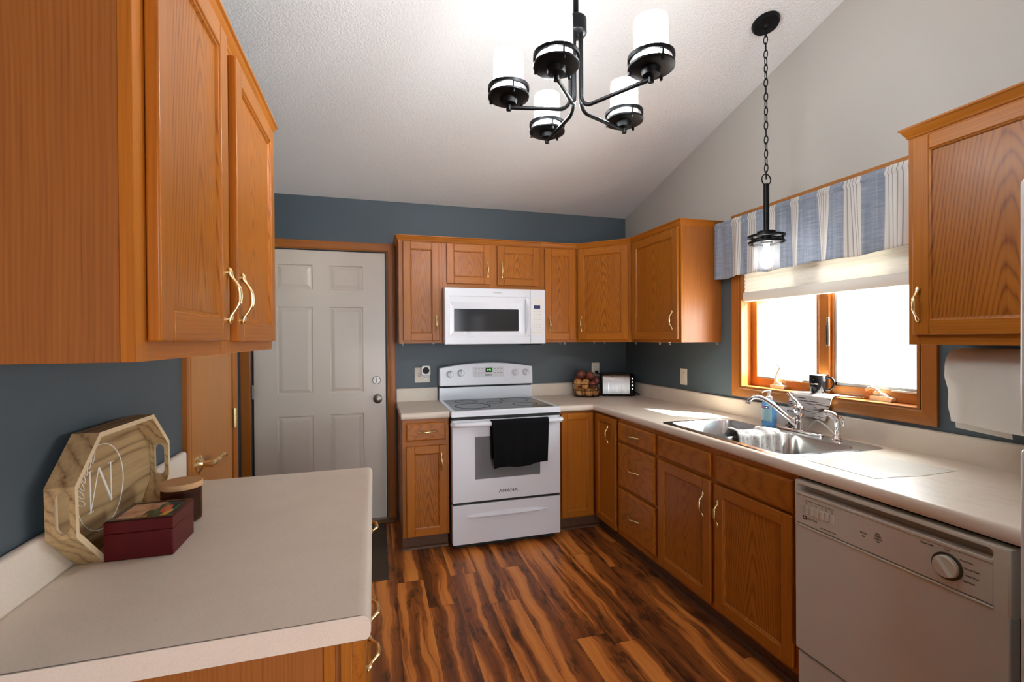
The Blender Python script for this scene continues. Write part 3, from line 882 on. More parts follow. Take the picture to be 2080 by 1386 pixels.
def face_frame(parent, w, z0, z1, stiles, rails, t=0.019):
    """stiles [(x0,x1)], rails [(x0,x1,z0,z1)] on the front of a carcass (front plane y=0)"""
    b = MB()
    for i, (a, c) in enumerate(stiles): b.box(a, c, 0 if i in (0, len(stiles) - 1) else -0.0006, t, z0, z1, 0)
    for a, c, p, q in rails: b.box(a, c, 0, t, p, q, 1)
    return b.build('face_frame', [OAKV, OAKX], parent, bevel=0.0008, bseg=1)

ZB, ZT = 1.37, 2.115     # wall cabinets
def wall_cab(label, loc, rz, w, depth, doors, handles, crown_path, zb=ZB, sides=(True, True), name='wall_cabinet', stiles=None, group=None):
    t = thing(name, label, 'cabinet', (loc[0], loc[1], zb), rz, group)
    OFF[t.name] = Vector((0, 0, zb))
    b = MB()
    b.box(0.0121, w - 0.0121, 0.0195, depth - 0.001, zb + 0.012, ZT - 0.002, 0)
    b.box(0, 0.012, 0.0192, depth, zb, ZT, 0); b.box(w - 0.012, w, 0.0192, depth, zb, ZT, 0)
    b.build('carcass', OAKS, t, bevel=0.0008, bseg=1)
    if stiles is None:
        stiles = [(0, 0.038), (w - 0.038, w)]
    rails = [(0.038, w - 0.038, zb, zb + 0.036), (0.038, w - 0.038, ZT - 0.045, ZT)]
    face_frame(t, w, zb, ZT, stiles, rails)
    for (a, c, p, q), hx in zip(doors, handles):
        d = cab_door(t, a, c, p, q)
        if hx is not None:
            pull(d, hx[0], -0.02, hx[1])
    if crown_path: crown(t, crown_path, ZT - 0.010)
    return t

# --- wall cabinets on the back wall (local x runs to the right, origin at the left front corner)
X0 = -1.985
wall_cab('single-door oak wall cabinet beside the white door, left of the microwave', (X0, -0.305), 0, 0.309, 0.303,
         [(0.030, 0.285, 1.390, 2.098)], [(0.262, 1.512)], [(0, 0.30), (0, 0), (0.309, 0)][::-1][::-1] and [(0.0, 0.303), (0.0, 0.0), (0.309, 0.0)])
wall_cab('short two-door oak wall cabinet right above the microwave', (-1.676, -0.305), 0, 0.762, 0.303,
         [(0.032, 0.360, 1.806, 2.098), (0.412, 0.750, 1.802, 2.098)], [(0.335, 1.915), (0.445, 1.914)], [(0, 0), (0.762, 0)], zb=1.772,
         stiles=[(0, 0.038), (0.355, 0.415), (0.724, 0.762)])
wall_cab('narrow oak wall cabinet right of the microwave', (-0.914, -0.305), 0, 0.304, 0.303,
         [(0.031, 0.286, 1.388, 2.098)], [(0.063, 1.512)], [(0, 0), (0.304, 0)])
# diagonal corner cabinet
dl = 0.305 * math.sqrt(2)
t = thing('corner_wall_cabinet', 'angled oak corner wall cabinet above the toaster', 'cabinet', (-0.61, -0.305, ZB), -PI / 4)
OFF[t.name] = Vector((0, 0, ZB))
c45 = math.sqrt(0.5)
def dloc(x, y):
    dx, dy = x + 0.61, y + 0.305
    return ((dx - dy) * c45, (dx + dy) * c45)
b = MB()
poly = [dloc(-0.609, -0.303), dloc(-0.609, -0.002), dloc(-0.002, -0.002), dloc(-0.002, -0.609), dloc(-0.303, -0.609)]
b.prism([(p[0], p[1] + 0.001) for p in poly], 'z', ZB + 0.004, ZT - 0.001)
b.build('carcass', OAKS, t, smooth=None)
face_frame(t, dl, ZB, ZT, [(0.0, 0.035), (dl - 0.035, dl)], [(0.035, dl - 0.035, ZB, ZB + 0.036), (0.035, dl - 0.035, ZT - 0.045, ZT)], 0.012)
dd = cab_door(t, 0.016, dl - 0.020, 1.388, 2.098)
pull(dd, 0.046, -0.02, 1.512)
crown(t, [(0, 0), (dl, 0)], ZT - 0.010)
# right wall (local x runs towards the camera)
wall_cab('oak wall cabinet with exposed side beside the curtain', (-0.305, -0.61), -PI / 2, 0.597, 0.303,
         [(0.042, 0.582, 1.390, 2.098)], [(0.535, 1.512)], [(0, 0), (0.597, 0), (0.597, 0.303)], stiles=[(0, 0.05), (0.559, 0.597)])
wall_cab('oak wall cabinet above the paper towel, right of the window', (-0.305, -2.514), -PI / 2, 0.512, 0.303,
         [(0.024, 0.492, 1.405, 2.096)], [(0.036 + 0.008, 1.512)], [(0, 0.303), (0, 0), (0.512, 0)])
# left wall (local x runs away from the camera)
wall_cab('large two-door oak wall cabinet close on the left', (-2.495, -2.916), PI / 2, 0.968, 0.303,
         [(0.036, 0.403, 1.400, 2.100), (0.473, 0.927, 1.398, 2.098)], [(0.385, 1.503), (0.498, 1.505)], [(0, 0.303), (0, 0), (0.968, 0), (0.968, 0.303)],
         stiles=[(0, 0.038), (0.40, 0.48), (0.925, 0.968)])

# --- base cabinets
ZK = 0.105
def base_carcass(t, w, depth, stiles, rails, kick_in=0.065, z1=0.876):
    b = MB()
    b.box(0.0, w, 0.019, depth, ZK, z1)
    b.build('carcass', OAKS, t, bevel=0.0008, bseg=1)
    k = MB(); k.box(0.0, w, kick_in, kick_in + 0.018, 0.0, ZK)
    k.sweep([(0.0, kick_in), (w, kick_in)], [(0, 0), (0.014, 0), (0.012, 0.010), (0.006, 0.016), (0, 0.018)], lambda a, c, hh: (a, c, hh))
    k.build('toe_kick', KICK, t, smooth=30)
    face_frame(t, w, ZK, z1, stiles, rails)
# left of range
t = thing('base_cabinet', 'narrow oak base cabinet between the white door and the range', 'cabinet', (X0, -0.61, 0), 0)
w = 0.303
base_carcass(t, w, 0.608, [(0, 0.04), (w - 0.025, w)], [(0.04, w - 0.025, 0.835, 0.876), (0.04, w - 0.025, 0.695, 0.74), (0.04, w - 0.025, ZK, ZK + 0.03)])
b = MB(); b.box(0.0, 0.018, 0.066, 0.60, 0.0, ZK); b.build('side_kick', KICK, t)
dr = cab_drawer(t, 0.024, 0.280, 0.736, 0.852); pull(dr, 0.157, -0.02, 0.795, True)
do = cab_door(t, 0.024, 0.288, 0.112, 0.701); pull(do, 0.250, -0.02, 0.592)
# corner base with two-leaf door
t = thing('corner_base_cabinet', 'oak corner base cabinet with folding two-leaf door by the range', 'cabinet', (-0.912, -0.61, 0))
b = MB(); b.prism([(-0.910, -0.002), (-0.910, -0.605), (-0.605, -0.605), (-0.605, -0.963), (-0.002, -0.963), (-0.002, -0.002)], 'z', ZK, 0.876)
b.build('carcass', OAKS, t, smooth=None)
b = MB(); b.box(-0.910, -0.53, -0.545, -0.535, 0, ZK); b.box(-0.545, -0.535, -0.963, -0.545, 0, ZK)
b.sweep([(-0.910, -0.545), (-0.545, -0.545), (-0.545, -0.963)], [(0, 0), (0.014, 0), (0.012, 0.010), (0.006, 0.016), (0, 0.018)], lambda a, c, hh: (a, c, hh))
b.build('toe_kick', KICK, t, smooth=30)
b = MB(); b.box(-0.910, -0.885, -0.611, -0.604, ZK, 0.876, 0); b.box(-0.611, -0.604, -0.963, -0.950, ZK, 0.876, 0)
b.box(-0.885, -0.605, -0.611, -0.604, ZK, ZK + 0.02, 1); b.build('face_frame', [OAKV, OAKX], t)
def leaf(t, loc, rz, w, hx):
    # a leaf is modelled in its own frame, then turned into room coordinates
    fwid = 0.045
    c, s = math.cos(rz), math.sin(rz)
    def xf(mb):
        mb.v = [Vector((loc[0] + p.x * c - p.y * s, loc[1] + p.x * s + p.y * c, p.z)) for p in mb.v]
        return mb
    z0, z1, tt = 0.118, 0.862, 0.02
    b = MB(); b.box(0, fwid, -tt, 0, z0, z1, 0); b.box(w - fwid, w, -tt, 0, z0, z1, 0); b.box(fwid, w - fwid, -tt, 0, z0, z0 + fwid, 1); b.box(fwid, w - fwid, -tt, 0, z1 - fwid, z1, 1)
    o = xf(b).build('door_leaf', [OAKV, OAKX if abs(rz) < 0.1 else OAKY], t, bevel=0.0035)
    q = MB(); e = 0.0075
    a0, a1, c0, c1 = fwid, w - fwid, z0 + fwid, z1 - fwid
    q.nested([(a0 - 0.0005, a1 + 0.0005, c0 - 0.0005, c1 + 0.0005, -tt + 0.0035), (a0 + e * .5, a1 - e * .5, c0 + e * .5, c1 - e * .5, -tt + 0.0045), (a0 + e, a1 - e, c0 + e, c1 - e, -tt + 0.010)], 'y')
    xf(q).build('panel', OAKV, o, smooth=None)
    if hx is not None:
        hh = pull(o, loc[0] + hx[0] * c + 0.02 * s, loc[1] + hx[0] * s - 0.02 * c, hx[1]); hh.rotation_euler = (0, 0, rz)
leaf(t, (-0.880, -0.611), 0, 0.247, None)
leaf(t, (-0.611, -0.655), -PI / 2, 0.290, (0.200, 0.742))
# drawer stack (local x towards the camera)
t = thing('drawer_cabinet', 'oak three-drawer base cabinet left of the sink cabinet', 'cabinet', (-0.61, -0.965, 0), -PI / 2)
w = 0.443
base_carcass(t, w, 0.608, [(0, 0.038), (w - 0.03, w)], [(0.038, w - 0.03, 0.84, 0.876), (0.038, w - 0.03, 0.712, 0.74), (0.038, w - 0.03, 0.42, 0.445), (0.038, w - 0.03, ZK, 0.15)])
for z0, z1, hz in ((0.733, 0.850, 0.792), (0.440, 0.716, 0.575), (0.150, 0.422, 0.282)):
    d = cab_drawer(t, 0.018, w - 0.012, z0, z1); pull(d, 0.213, -0.02, hz, True)
# sink base
t = thing('sink_cabinet', 'oak double-door sink base cabinet under the steel sink', 'cabinet', (-0.61, -1.410, 0), -PI / 2)
w = 0.923
b = MB(); b.box(0.0, w, 0.019, 0.606, ZK, 0.70); b.box(0, 0.015, 0.019, 0.606, 0.70, 0.876); b.box(w - 0.015, w, 0.019, 0.606, 0.70, 0.876)
b.build('carcass', OAKS, t, smooth=None)
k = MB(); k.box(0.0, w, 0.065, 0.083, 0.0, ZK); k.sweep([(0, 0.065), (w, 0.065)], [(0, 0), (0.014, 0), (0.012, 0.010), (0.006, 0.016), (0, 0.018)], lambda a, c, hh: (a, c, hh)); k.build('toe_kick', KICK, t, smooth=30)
face_frame(t, w, ZK, 0.876, [(0, 0.035), (0.44, 0.50), (w - 0.032, w)], [(0.035, w - 0.032, 0.84, 0.876), (0.035, w - 0.032, 0.70, 0.74), (0.035, w - 0.032, ZK, ZK + 0.04)])
cab_drawer(t, 0.018, 0.447, 0.733, 0.850, name='false_front'); cab_drawer(t, 0.487, 0.907, 0.722, 0.850, name='false_front')
d = cab_door(t, 0.018, 0.447, 0.128, 0.716); pull(d, 0.405, -0.02, 0.590)
d = cab_door(t, 0.480, 0.907, 0.128, 0.712); pull(d, 0.508, -0.02, 0.582)
# left base run (local x away from the camera)
def left_base(y, w, label, hx_d, hz_d, hx_c, hz_c, exposed):
    t = thing('base_cabinet', label, 'cabinet', (-2.198, y, 0), PI / 2)
    b = MB(); b.box(0.004 if exposed else 0, w, 0.019, 0.605, ZK, 0.876); b.build('carcass', OAKS, t, smooth=None)
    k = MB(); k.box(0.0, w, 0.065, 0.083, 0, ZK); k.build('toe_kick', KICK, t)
    face_frame(t, w, ZK, 0.876, [(0, 0.036), (w - 0.036, w)], [(0.036, w - 0.036, 0.84, 0.876), (0.036, w - 0.036, 0.69, 0.735), (0.036, w - 0.036, ZK, ZK + 0.03)])
    if exposed:
        for z0, z1, hz in ((0.737, 0.855, 0.778), (0.610, 0.727, 0.682), (0.372, 0.600, 0.486), (0.118, 0.362, 0.240)):
            dr = cab_drawer(t, 0.014, w - 0.014, z0, z1); pull(dr, hx_d, -0.02, hz, True)
    else:
        dr = cab_drawer(t, 0.014, w - 0.014, 0.725, 0.855); pull(dr, hx_d, -0.02, hz_d, True)
        do = cab_door(t, 0.014, w - 0.014, 0.118, 0.700)
    if exposed:
        e = MB(); e.box(-0.004, 0.002, 0.048, 0.604, 0.0, 0.876); e.build('end_panel', OAKS, t)
        e = MB(); e.box(-0.012, 0.0, 0.0, 0.020, ZK, 0.876); e.box(-0.010, 0.0, 0.028, 0.048, ZK, 0.876); e.build('end_stile', OAKV, t, bevel=0.002)
    return t
left_base(-2.858, 0.470, 'oak base cabinet under the near end of the left worktop', 0.250, 0.800, 0.435, 0.640, True)
left_base(-2.386, 0.470, 'oak base cabinet under the far end of the left worktop', 0.225, 0.800, 0.430, 0.640, False)

# ================================================================== WORKTOPS
BULL = [(0.0, -0.042), (0.016, -0.042), (0.021, -0.038), (0.0235, -0.030), (0.024, -0.021), (0.0225, -0.010), (0.018, -0.003), (0.011, 0.0), (0.0, 0.0)]
def xyz(a, c, h): return (a, c, h)
SPL = [(0.0, 0.0), (0.020, 0.0), (0.020, 0.094), (0.017, 0.099), (0.012, 0.101), (0.0, 0.101)]
SX0, SX1, SY0, SY1 = -0.604, -0.056, -2.268, -1.414     # sink outline
t = thing('worktop', 'L-shaped beige laminate worktop around the sink corner', 'worktop', (-0.3, -1.5, CT - 0.042))
b = MB()
outer = [(-0.910, -0.004), (-0.910, -0.612), (-0.612, -0.612), (-0.612, -3.028), (-0.004, -3.028), (-0.004, -0.004)]
hole = rrect(SX0 + 0.012, SX1 - 0.012, SY0 + 0.012, SY1 - 0.012, 0.04)
plate(b, outer, [hole], lambda a, c: (a, c, CT))
plate(b, outer, [hole], lambda a, c: (a, c, CT - 0.042))
b.loops([[(p[0], p[1], CT) for p in hole], [(p[0], p[1], CT - 0.042) for p in hole]], 0, False, False)
b.loops([[(p[0], p[1], CT) for p in outer], [(p[0], p[1], CT - 0.042) for p in outer]], 0, False, False)
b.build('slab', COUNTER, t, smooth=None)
b = MB(); b.sweep([(-0.910, -0.612), (-0.612, -0.612), (-0.612, -3.028)], BULL, lambda a, c, hh: (a, c, CT + hh))
b.build('rolled_edge', COUNTER, t, smooth=50)
b = MB(); b.sweep([(-0.910, -0.002), (-0.002, -0.002), (-0.002, -3.028)], SPL, lambda a, c, hh: (a, c, CT + hh))
b.build('backsplash', COUNTER, t, smooth=40)
t = thing('worktop', 'short beige laminate worktop left of the range', 'worktop', (-1.83, -0.3, CT - 0.042))
b = MB(); b.box(-1.992, -1.680, -0.612, -0.004, CT - 0.042, CT); b.build('slab', COUNTER, t, smooth=None)
b = MB(); b.sweep([(-1.992, -0.612), (-1.680, -0.612)], BULL, lambda a, c, hh: (a, c, CT + hh)); b.build('rolled_edge', COUNTER, t, smooth=50)
b = MB(); b.sweep([(-1.992, -0.002), (-1.680, -0.002)], SPL, lambda a, c, hh: (a, c, CT + hh)); b.build('backsplash', COUNTER, t, smooth=40)
t = thing('worktop', 'large beige laminate worktop in the left foreground holding the tray', 'worktop', (-2.48, -2.38, CT - 0.042))
LX1, LY0, LY1 = -2.166, -2.878, -1.888
b = MB(); b.box(XL + 0.002, LX1 - 0.024, LY0, LY1, CT - 0.042, CT); b.build('slab', COUNTER, t, smooth=None)
b = MB(); b.sweep([(LX1 - 0.024, LY0), (LX1 - 0.024, LY1)], BULL, lambda a, c, hh: (a, c, CT + hh)); b.build('rolled_edge', COUNTER, t, smooth=50)
b = MB(); b.prism([(XL + 0.002, CT - 0.0435)] + [(LX1 - 0.024 + o, CT + hh) for o, hh in BULL[:8]] + [(XL + 0.002, CT - 0.001)], 'y', LY0 - 0.0025, LY0 - 0.0005)
b.build('end_cap', COUNTER, t, smooth=None)
b = MB(); b.box(XL + 0.002, LX1 - 0.014, LY0 - 0.0006, LY0 + 0.0004, CT - 0.0008, CT + 0.0004); b.build('seam', SEAM, t, smooth=None)
b = MB(); b.sweep([(XL + 0.002, LY0), (XL + 0.002, LY1 + 0.02)], SPL, lambda a, c, hh: (a, c, CT + hh)); b.build('backsplash', COUNTER, t, smooth=40, bevel=0.006)

# ================================================================== RANGE
RX0, RX1 = -1.674, -0.914
t = thing('range', 'white electric range with black glass cooktop', 'range', (-1.294, -0.35, 0))
b = MB(); b.box(RX0, RX1, -0.640, -0.03, 0.045, 0.896); b.box(RX0 + 0.02, RX1 - 0.02, -0.62, -0.05, 0.0, 0.045, 1)
b.build('body', [plain('range_side', (0.05, 0.05, 0.055), 0.4), BLACK], t, bevel=0.003)
b = MB()
b.nested([(RX0 - 0.002, RX1 + 0.002, -0.690, -0.030, 0.888), (RX0 - 0.002, RX1 + 0.002, -0.690, -0.030, 0.918), (RX0 + 0.002, RX1 - 0.002, -0.684, -0.036, 0.9255), (RX0 + 0.024, RX1 - 0.026, -0.664, -0.078, 0.926), (RX0 + 0.028, RX1 - 0.030, -0.660, -0.082, 0.9235)], 'z')
ck = b.build('cooktop', WHITE, t, smooth=20)
gl = MB().box(RX0 + 0.028, RX1 - 0.030, -0.660, -0.082, 0.9215, 0.9243).build('cooktop_glass', BLACKGL, t)
for (bx, by, br) in ((-1.485, -0.455, 0.122), (-1.485, -0.205, 0.082), (-1.105, -0.475, 0.085), (-1.105, -0.220, 0.105), (-1.295, -0.330, 0.055)):
    MB().ring((bx, by, 0.9246), br, 0.008 if br > 0.11 else 0.005, 48, h=0.0006).build('burner_ring', BURN, gl, smooth=None)
# back guard
def arc_top(z0, zl, zm, x0, x1, n=14):
    pts = [(x0, z0), (x1, z0)]
    for k in range(n + 1):
        s = 1 - 2 * k / n
        pts.append(((x0 + x1) / 2 + s * (x1 - x0) / 2, zl + (zm - zl) * (1 - s * s)))
    return pts
b = MB()
prof = [(-0.080, 0.9255), (-0.086, 0.950), (-0.082, 1.020), (-0.040, 1.020), (-0.030, 0.9255)]
b.prism(prof, 'x', RX0 + 0.002, RX1 - 0.002)
b.build('lower_backguard', WHITE, t, smooth=40, bevel=0.002)
b = MB(); b.box(RX0 + 0.006, RX1 - 0.006, -0.072, -0.035, 1.018, 1.040); b.build('vent_slot', BLACK, t)
b = MB()
A = arc_top(1.036, 1.176, 1.212, RX0 + 0.002, RX1 - 0.002)
b.loops([[(x, -0.030, z) for x, z in A], [(x, -0.104 + (z - 1.036) * 0.06, z) for x, z in A], [((x + 1.294) * 0.988 - 1.294, -0.110 + (z - 1.036) * 0.06, 1.036 + 0.004 + (z - 1.036) * 0.955) for x, z in A]])
cp = b.build('control_panel', WHITE, t, smooth=30)
def yp(z): return -0.110 + (z - 1.036) * 0.062
PANELG = plain('pale_grey_touch_panel', (0.66, 0.68, 0.71), 0.3)
b = MB(); b.prism(rrect(-1.412, -1.160, 1.098, 1.180, 0.004, 2), 'y', yp(1.14) - 0.003, yp(1.14) + 0.006); tpnl = b.build('touch_panel', PANELG, cp)
MB().box(-1.310, -1.255, yp(1.155) - 0.0055, yp(1.155), 1.136, 1.170).build('clock_display', DISPLAY, cp)
text('6:45', 0.022, GREENLED, cp, (-1.283, yp(1.155) - 0.0062, 1.155), (1, 0, 0), (0, 0, 1), 'clock_digits')
b = MB()
for ix in range(3):
    for iz in range(2):
        for bx in (-1.390, -1.235):
            xx = bx + ix * 0.027; zz = 1.132 + iz * 0.032
            b.box(xx - 0.007, xx + 0.007, yp(zz) - 0.0045, yp(zz), zz - 0.003, zz + 0.003)
for ix in range(5): b.box(-1.312 + ix * 0.012, -1.304 + ix * 0.012, yp(1.115) - 0.0045, yp(1.115), 1.106, 1.122)
b.build('touch_marks', GREYMARK, cp, smooth=None)
for kx, kz in ((-1.592, 1.128), (-1.507, 1.133), (-1.063, 1.130), (-0.975, 1.130)):
    k = MB().lathe([(0.029, 0.002), (0.029, -0.004), (0.024, -0.008), (0.022, -0.024), (0.019, -0.028), (0.001, -0.028)], (kx, yp(kz), kz), 24, 0, 'y')
    k.box(kx - 0.005, kx + 0.005, yp(kz) - 0.036, yp(kz) - 0.02, kz - 0.022, kz + 0.022)
    kn = k.build('knob', WHITE, t, smooth=40, bevel=0.0008)
    MB().box(kx - 0.0012, kx + 0.0012, yp(kz) - 0.0368, yp(kz) - 0.0355, kz + 0.004, kz + 0.022).build('pointer', DARKMARK, kn)
# oven door
DY = -0.690
b = MB()
b.box(RX0 + 0.002, RX1 - 0.002, DY + 0.006, -0.640, 0.322, 0.866)
wx0, wx1, wz0, wz1 = -1.522, -1.064, 0.468, 0.752
b.nested([(RX0 + 0.002, RX1 - 0.002, 0.322, 0.866, DY + 0.006), (RX0 + 0.005, RX1 - 0.005, 0.325, 0.863, DY), (wx0, wx1, wz0, wz1, DY), (wx0 + 0.001, wx1 - 0.001, wz0 + 0.001, wz1 - 0.001, DY + 0.0015)], 'y', ms=[0, 0, 0, 1])
od = b.build('oven_door', [WHITE, GREYGL], t, smooth=None)
b = MB()
hp = [(RX0 + 0.004, DY, 0.842), (RX0 + 0.010, DY - 0.035, 0.843), (RX0 + 0.06, DY - 0.046, 0.843), (-1.294, DY - 0.050, 0.843), (RX1 - 0.06, DY - 0.046, 0.843), (RX1 - 0.010, DY - 0.035, 0.843), (RX1 - 0.004, DY, 0.842)]
sec = [(0.016, -0.014), (0.018, 0.0), (0.014, 0.013), (0.0, 0.015), (-0.013, 0.011), (-0.015, -0.004), (-0.010, -0.014)]
sp = smooth_path(hp, 5)
b.tube(sp, 0.0165, 10)
b.build('oven_handle', WHITE, od, smooth=50)
b = MB()
for k in range(9): b.box(-1.560 + k * 0.011, -1.553 + k * 0.011, DY - 0.0006, DY + 0.002, 0.8665, 0.871)
for k in range(24): b.box(-1.42 + k * 0.016, -1.412 + k * 0.016, DY - 0.0006, DY + 0.002, 0.8665, 0.871)
b.box(RX0 + 0.004, RX1 - 0.004, DY + 0.008, -0.64, 0.866, 0.889)
b.build('vent_gap', BLACK, t, smooth=None)
text('AMANA', 0.030, DARKMARK, od, (-1.294, DY - 0.0004, 0.378), (1, 0, 0), (0, 0, 1), 'lettering', sx=1.25)
b = MB(); b.box(RX0 + 0.006, RX1 - 0.006, -0.668, -0.64, 0.300, 0.324); b.build('drawer_gap', BLACK, t)
# storage drawer with scooped pull
b = MB(); b.box(RX0 + 0.002, RX1 - 0.002, DY + 0.004, -0.640, 0.045, 0.304)
sd = b.build('storage_drawer', WHITE, t, bevel=0.004)
b = MB()
n = 24; l0, l1, l2, l3 = [], [], [], []
loops = []
for k in range(n + 1):
    s = -1 + 2 * k / n
    x = -1.294 + s * 0.285
    e = math.sqrt(max(1 - s * s, 0.0)) * 0.018 + 0.0008
    zc = 0.226 + 0.004 * (1 - s * s)
    loops.append([(x, DY + 0.005, zc - e), (x, DY - e * 0.55, zc - e * 0.9), (x, DY - e * 0.85, zc - e * 0.3), (x, DY + 0.001, zc + e), (x, DY + 0.005, zc + e)])
b.loops(loops)
b.build('drawer_pull', WHITE, sd, smooth=50)

# black towel on the oven handle
tg = MB()
tx0, tx1 = -1.424, -1.025
def towel(front):
    def fn(u, v):
        x = tx0 + (tx1 - tx0) * u
        zb = (0.545 + 0.020 * u + 0.008 * math.sin(u * 9)) if front else 0.60
        x = x + (0.020 * (1 - u) - 0.006 * u) * v * (1 if front else 0.4)
        if v < 0.12:
            a = v / 0.12 * PI / 2
            hr = 0.0225
            if front: return (x, DY - 0.049 - hr * math.sin(a), 0.843 + hr * math.cos(a))
            return (x, DY - 0.049 + hr * math.sin(a), 0.843 + hr * math.cos(a))
        k = (v - 0.12) / 0.88
        z = 0.843 + (zb - 0.843) * k
        fold = 0.004 * math.sin(u * 13 + 1) * k + 0.003 * math.sin(u * 27) * k
        if front: return (x, DY - 0.0715 + fold + 0.010 * k, z)
        return (x, DY - 0.0265 + 0.003 * math.sin(u * 11) * k + 0.006 * k, z)
    return fn
tg.grid(towel(True), 40, 30); tg.grid(towel(False), 40, 30)
tw = tg.build('towel', BLACKT, smooth=80)
md = tw.modifiers.new('thick', 'SOLIDIFY'); md.thickness = 0.005; md.offset = 0
tag(tw, 'black towel hanging over the oven door handle', 'towel')

# ================================================================== MICROWAVE
MX0, MX1, MZ0, MZ1, MY = -1.674, -0.916, 1.362, 1.767, -0.412
t = thing('microwave', 'white over-the-range microwave with dark window', 'microwave', (-1.295, -0.2, MZ0))
b = MB(); b.box(MX0, MX1, MY + 0.030, -0.004, MZ0 + 0.006, MZ1)
b.build('body', WHITE, t, bevel=0.003)
b = MB(); b.box(MX0 + 0.05, MX1 - 0.05, MY + 0.06, -0.06, MZ0 - 0.002, MZ0 + 0.006); b.box(-1.06, -0.94, MY + 0.04, -0.2, MZ0 - 0.010, MZ0 + 0.0); b.build('underside_vent', BLACKP, t)
xs_ = -1.036
b = MB()
b.nested([(MX0, xs_, MZ0, MZ1, MY + 0.030), (MX0, xs_, MZ0, MZ1, MY + 0.004), (MX0 + 0.004, xs_ - 0.001, MZ0 + 0.004, MZ1 - 0.004, MY), (-1.648, -1.046, 1.416, 1.708, MY), (-1.646, -1.048, 1.418, 1.706, MY + 0.004), (-1.637, -1.058, 1.430, 1.664, MY + 0.005), (-1.607, -1.120, 1.452, 1.622, MY + 0.016), (-1.604, -1.123, 1.456, 1.617, MY + 0.014)], 'y')
md_ = b.build('door', WHITE, t, smooth=20)
b = MB(); b.prism(rrect(-1.604, -1.123, 1.456, 1.617, 0.008, 3), 'y', MY + 0.0115, MY + 0.0145); b.build('window', DARKGL, md_)
b = MB()
for k in range(11):
    pass
hl = []
for k in range(13):
    s = -1 + 2 * k / 12
    z = 1.562 + s * 0.135
    bow = 1 - s * s
    hl.append([(-1.074 + 0.006 * (1 - bow) - 0.004, MY + 0.002, z), (-1.076 + 0.012 * bow, MY - 0.006 - 0.024 * bow, z), (-1.056 + 0.004 * bow, MY - 0.008 - 0.028 * bow, z), (-1.040, MY - 0.004 - 0.006 * bow, z), (-1.040, MY + 0.002, z)])
b = MB().loops(hl); b.build('handle', WHITE, md_, smooth=50)
b = MB(); b.box(xs_ + 0.002, MX1, MY, MY + 0.030, MZ0, MZ1)
cpn = b.build('control_panel', WHITE, t, bevel=0.004)
b = MB(); b.prism(rrect(-1.022, -0.936, 1.425, 1.700, 0.006, 3), 'y', MY - 0.0015, MY + 0.003); b.build('keypad', WHITEP, cpn)
MB().box(-1.008, -0.958, MY - 0.0025, MY, 1.622, 1.648).build('display', BLUELCD, cpn)
b = MB()
for r_ in range(9):
    for c_ in range(3):
        zz = 1.602 - r_ * 0.0195; xx = -1.006 + c_ * 0.0235
        b.box(xx - 0.005, xx + 0.005, MY - 0.0022, MY, zz - 0.002, zz + 0.002)
b.build('key_marks', plain('pale_key_print', (0.55, 0.55, 0.54), 0.5), cpn, smooth=None)
text('Whirlpool', 0.0165, GREYMARK, md_, (-1.287, MY - 0.0003, 1.737), (1, 0, 0), (0, 0, 1), 'lettering')

# ================================================================== DISHWASHER (local x towards the camera)
t = thing('dishwasher', 'bisque built-in dishwasher with round dial under the worktop', 'dishwasher', (-0.61, -2.338, 0), -PI / 2)
w = 0.630
b = MB(); b.box(0.004, w - 0.004, 0.012, 0.56, 0.10, 0.860); b.build('tub', BLACK, t)
b = MB(); b.box(0.003, w - 0.003, -0.030, 0.012, 0.235, 0.704); b.build('door_panel', BISQUE, t, bevel=0.004)
b = MB(); b.box(0.006, w - 0.006, -0.022, 0.012, 0.030, 0.224); b.build('kick_panel', BISQUE, t, bevel=0.006)
# control fascia with handle recess along the top and a lip along the bottom
b = MB()
zt0, zt1 = 0.690, 0.864
def rl(i_, y_): return [(i_, y_, zt0 + i_), (w - i_, y_, zt0 + i_), (w - i_, y_, zt1 - i_), (i_, y_, zt1 - i_)]
b.loops([rl(0.0, 0.012), rl(0.0, -0.022), rl(0.002, -0.028), rl(0.007, -0.0305)], 0, True, False)
rh = rrect(0.012, w - 0.036, 0.826, 0.854, 0.010, 4)
oq = rl(0.007, -0.0305)
plate(b, [(q_[0], q_[2]) for q_ in oq], [rh], lambda a, c: (a, -0.0305, c))
fa = b.build('control_fascia', BISQUE2, t, smooth=40)
b = MB()
def rr2(d_, y_): return [(p_[0], y_, p_[1]) for p_ in rrect(0.012 + d_, w - 0.036 - d_, 0.826 + d_ * 0.3, 0.854 - d_ * 0.5, 0.0098, 4)]
b.loops([rr2(0.0, -0.0305), rr2(0.001, -0.024), rr2(0.003, -0.010), rr2(0.006, 0.004)], 0, False, True)
b.build('handle_recess', plain('recess_plastic', (0.46, 0.41, 0.34), 0.5), fa, smooth=50)
b = MB(); b.box(0.010, w - 0.036, -0.034, -0.029, 0.816, 0.826); b.box(0.010, w - 0.036, -0.034, -0.029, 0.700, 0.706); b.build('trim_strip', BISQUE2, fa, bevel=0.002)
b = MB(); b.box(0.012, w - 0.034, -0.0312, -0.029, 0.707, 0.7095); b.build('shadow_gap', BROWNMARK, fa)
b = MB(); b.box(0.014, w - 0.036, -0.0316, -0.029, 0.711, 0.814); pl = b.build('control_plate', BISQUE, fa, bevel=0.001)
YF = -0.0318
for k in range(6):
    x = 0.056 + k * 0.0195
    b = MB(); b.prism(rrect(x - 0.007, x + 0.007, 0.752, 0.782, 0.005, 3), 'y', YF - 0.003, YF + 0.002); b.build('push_button', BISQUE2, fa, bevel=0.001)
b = MB()
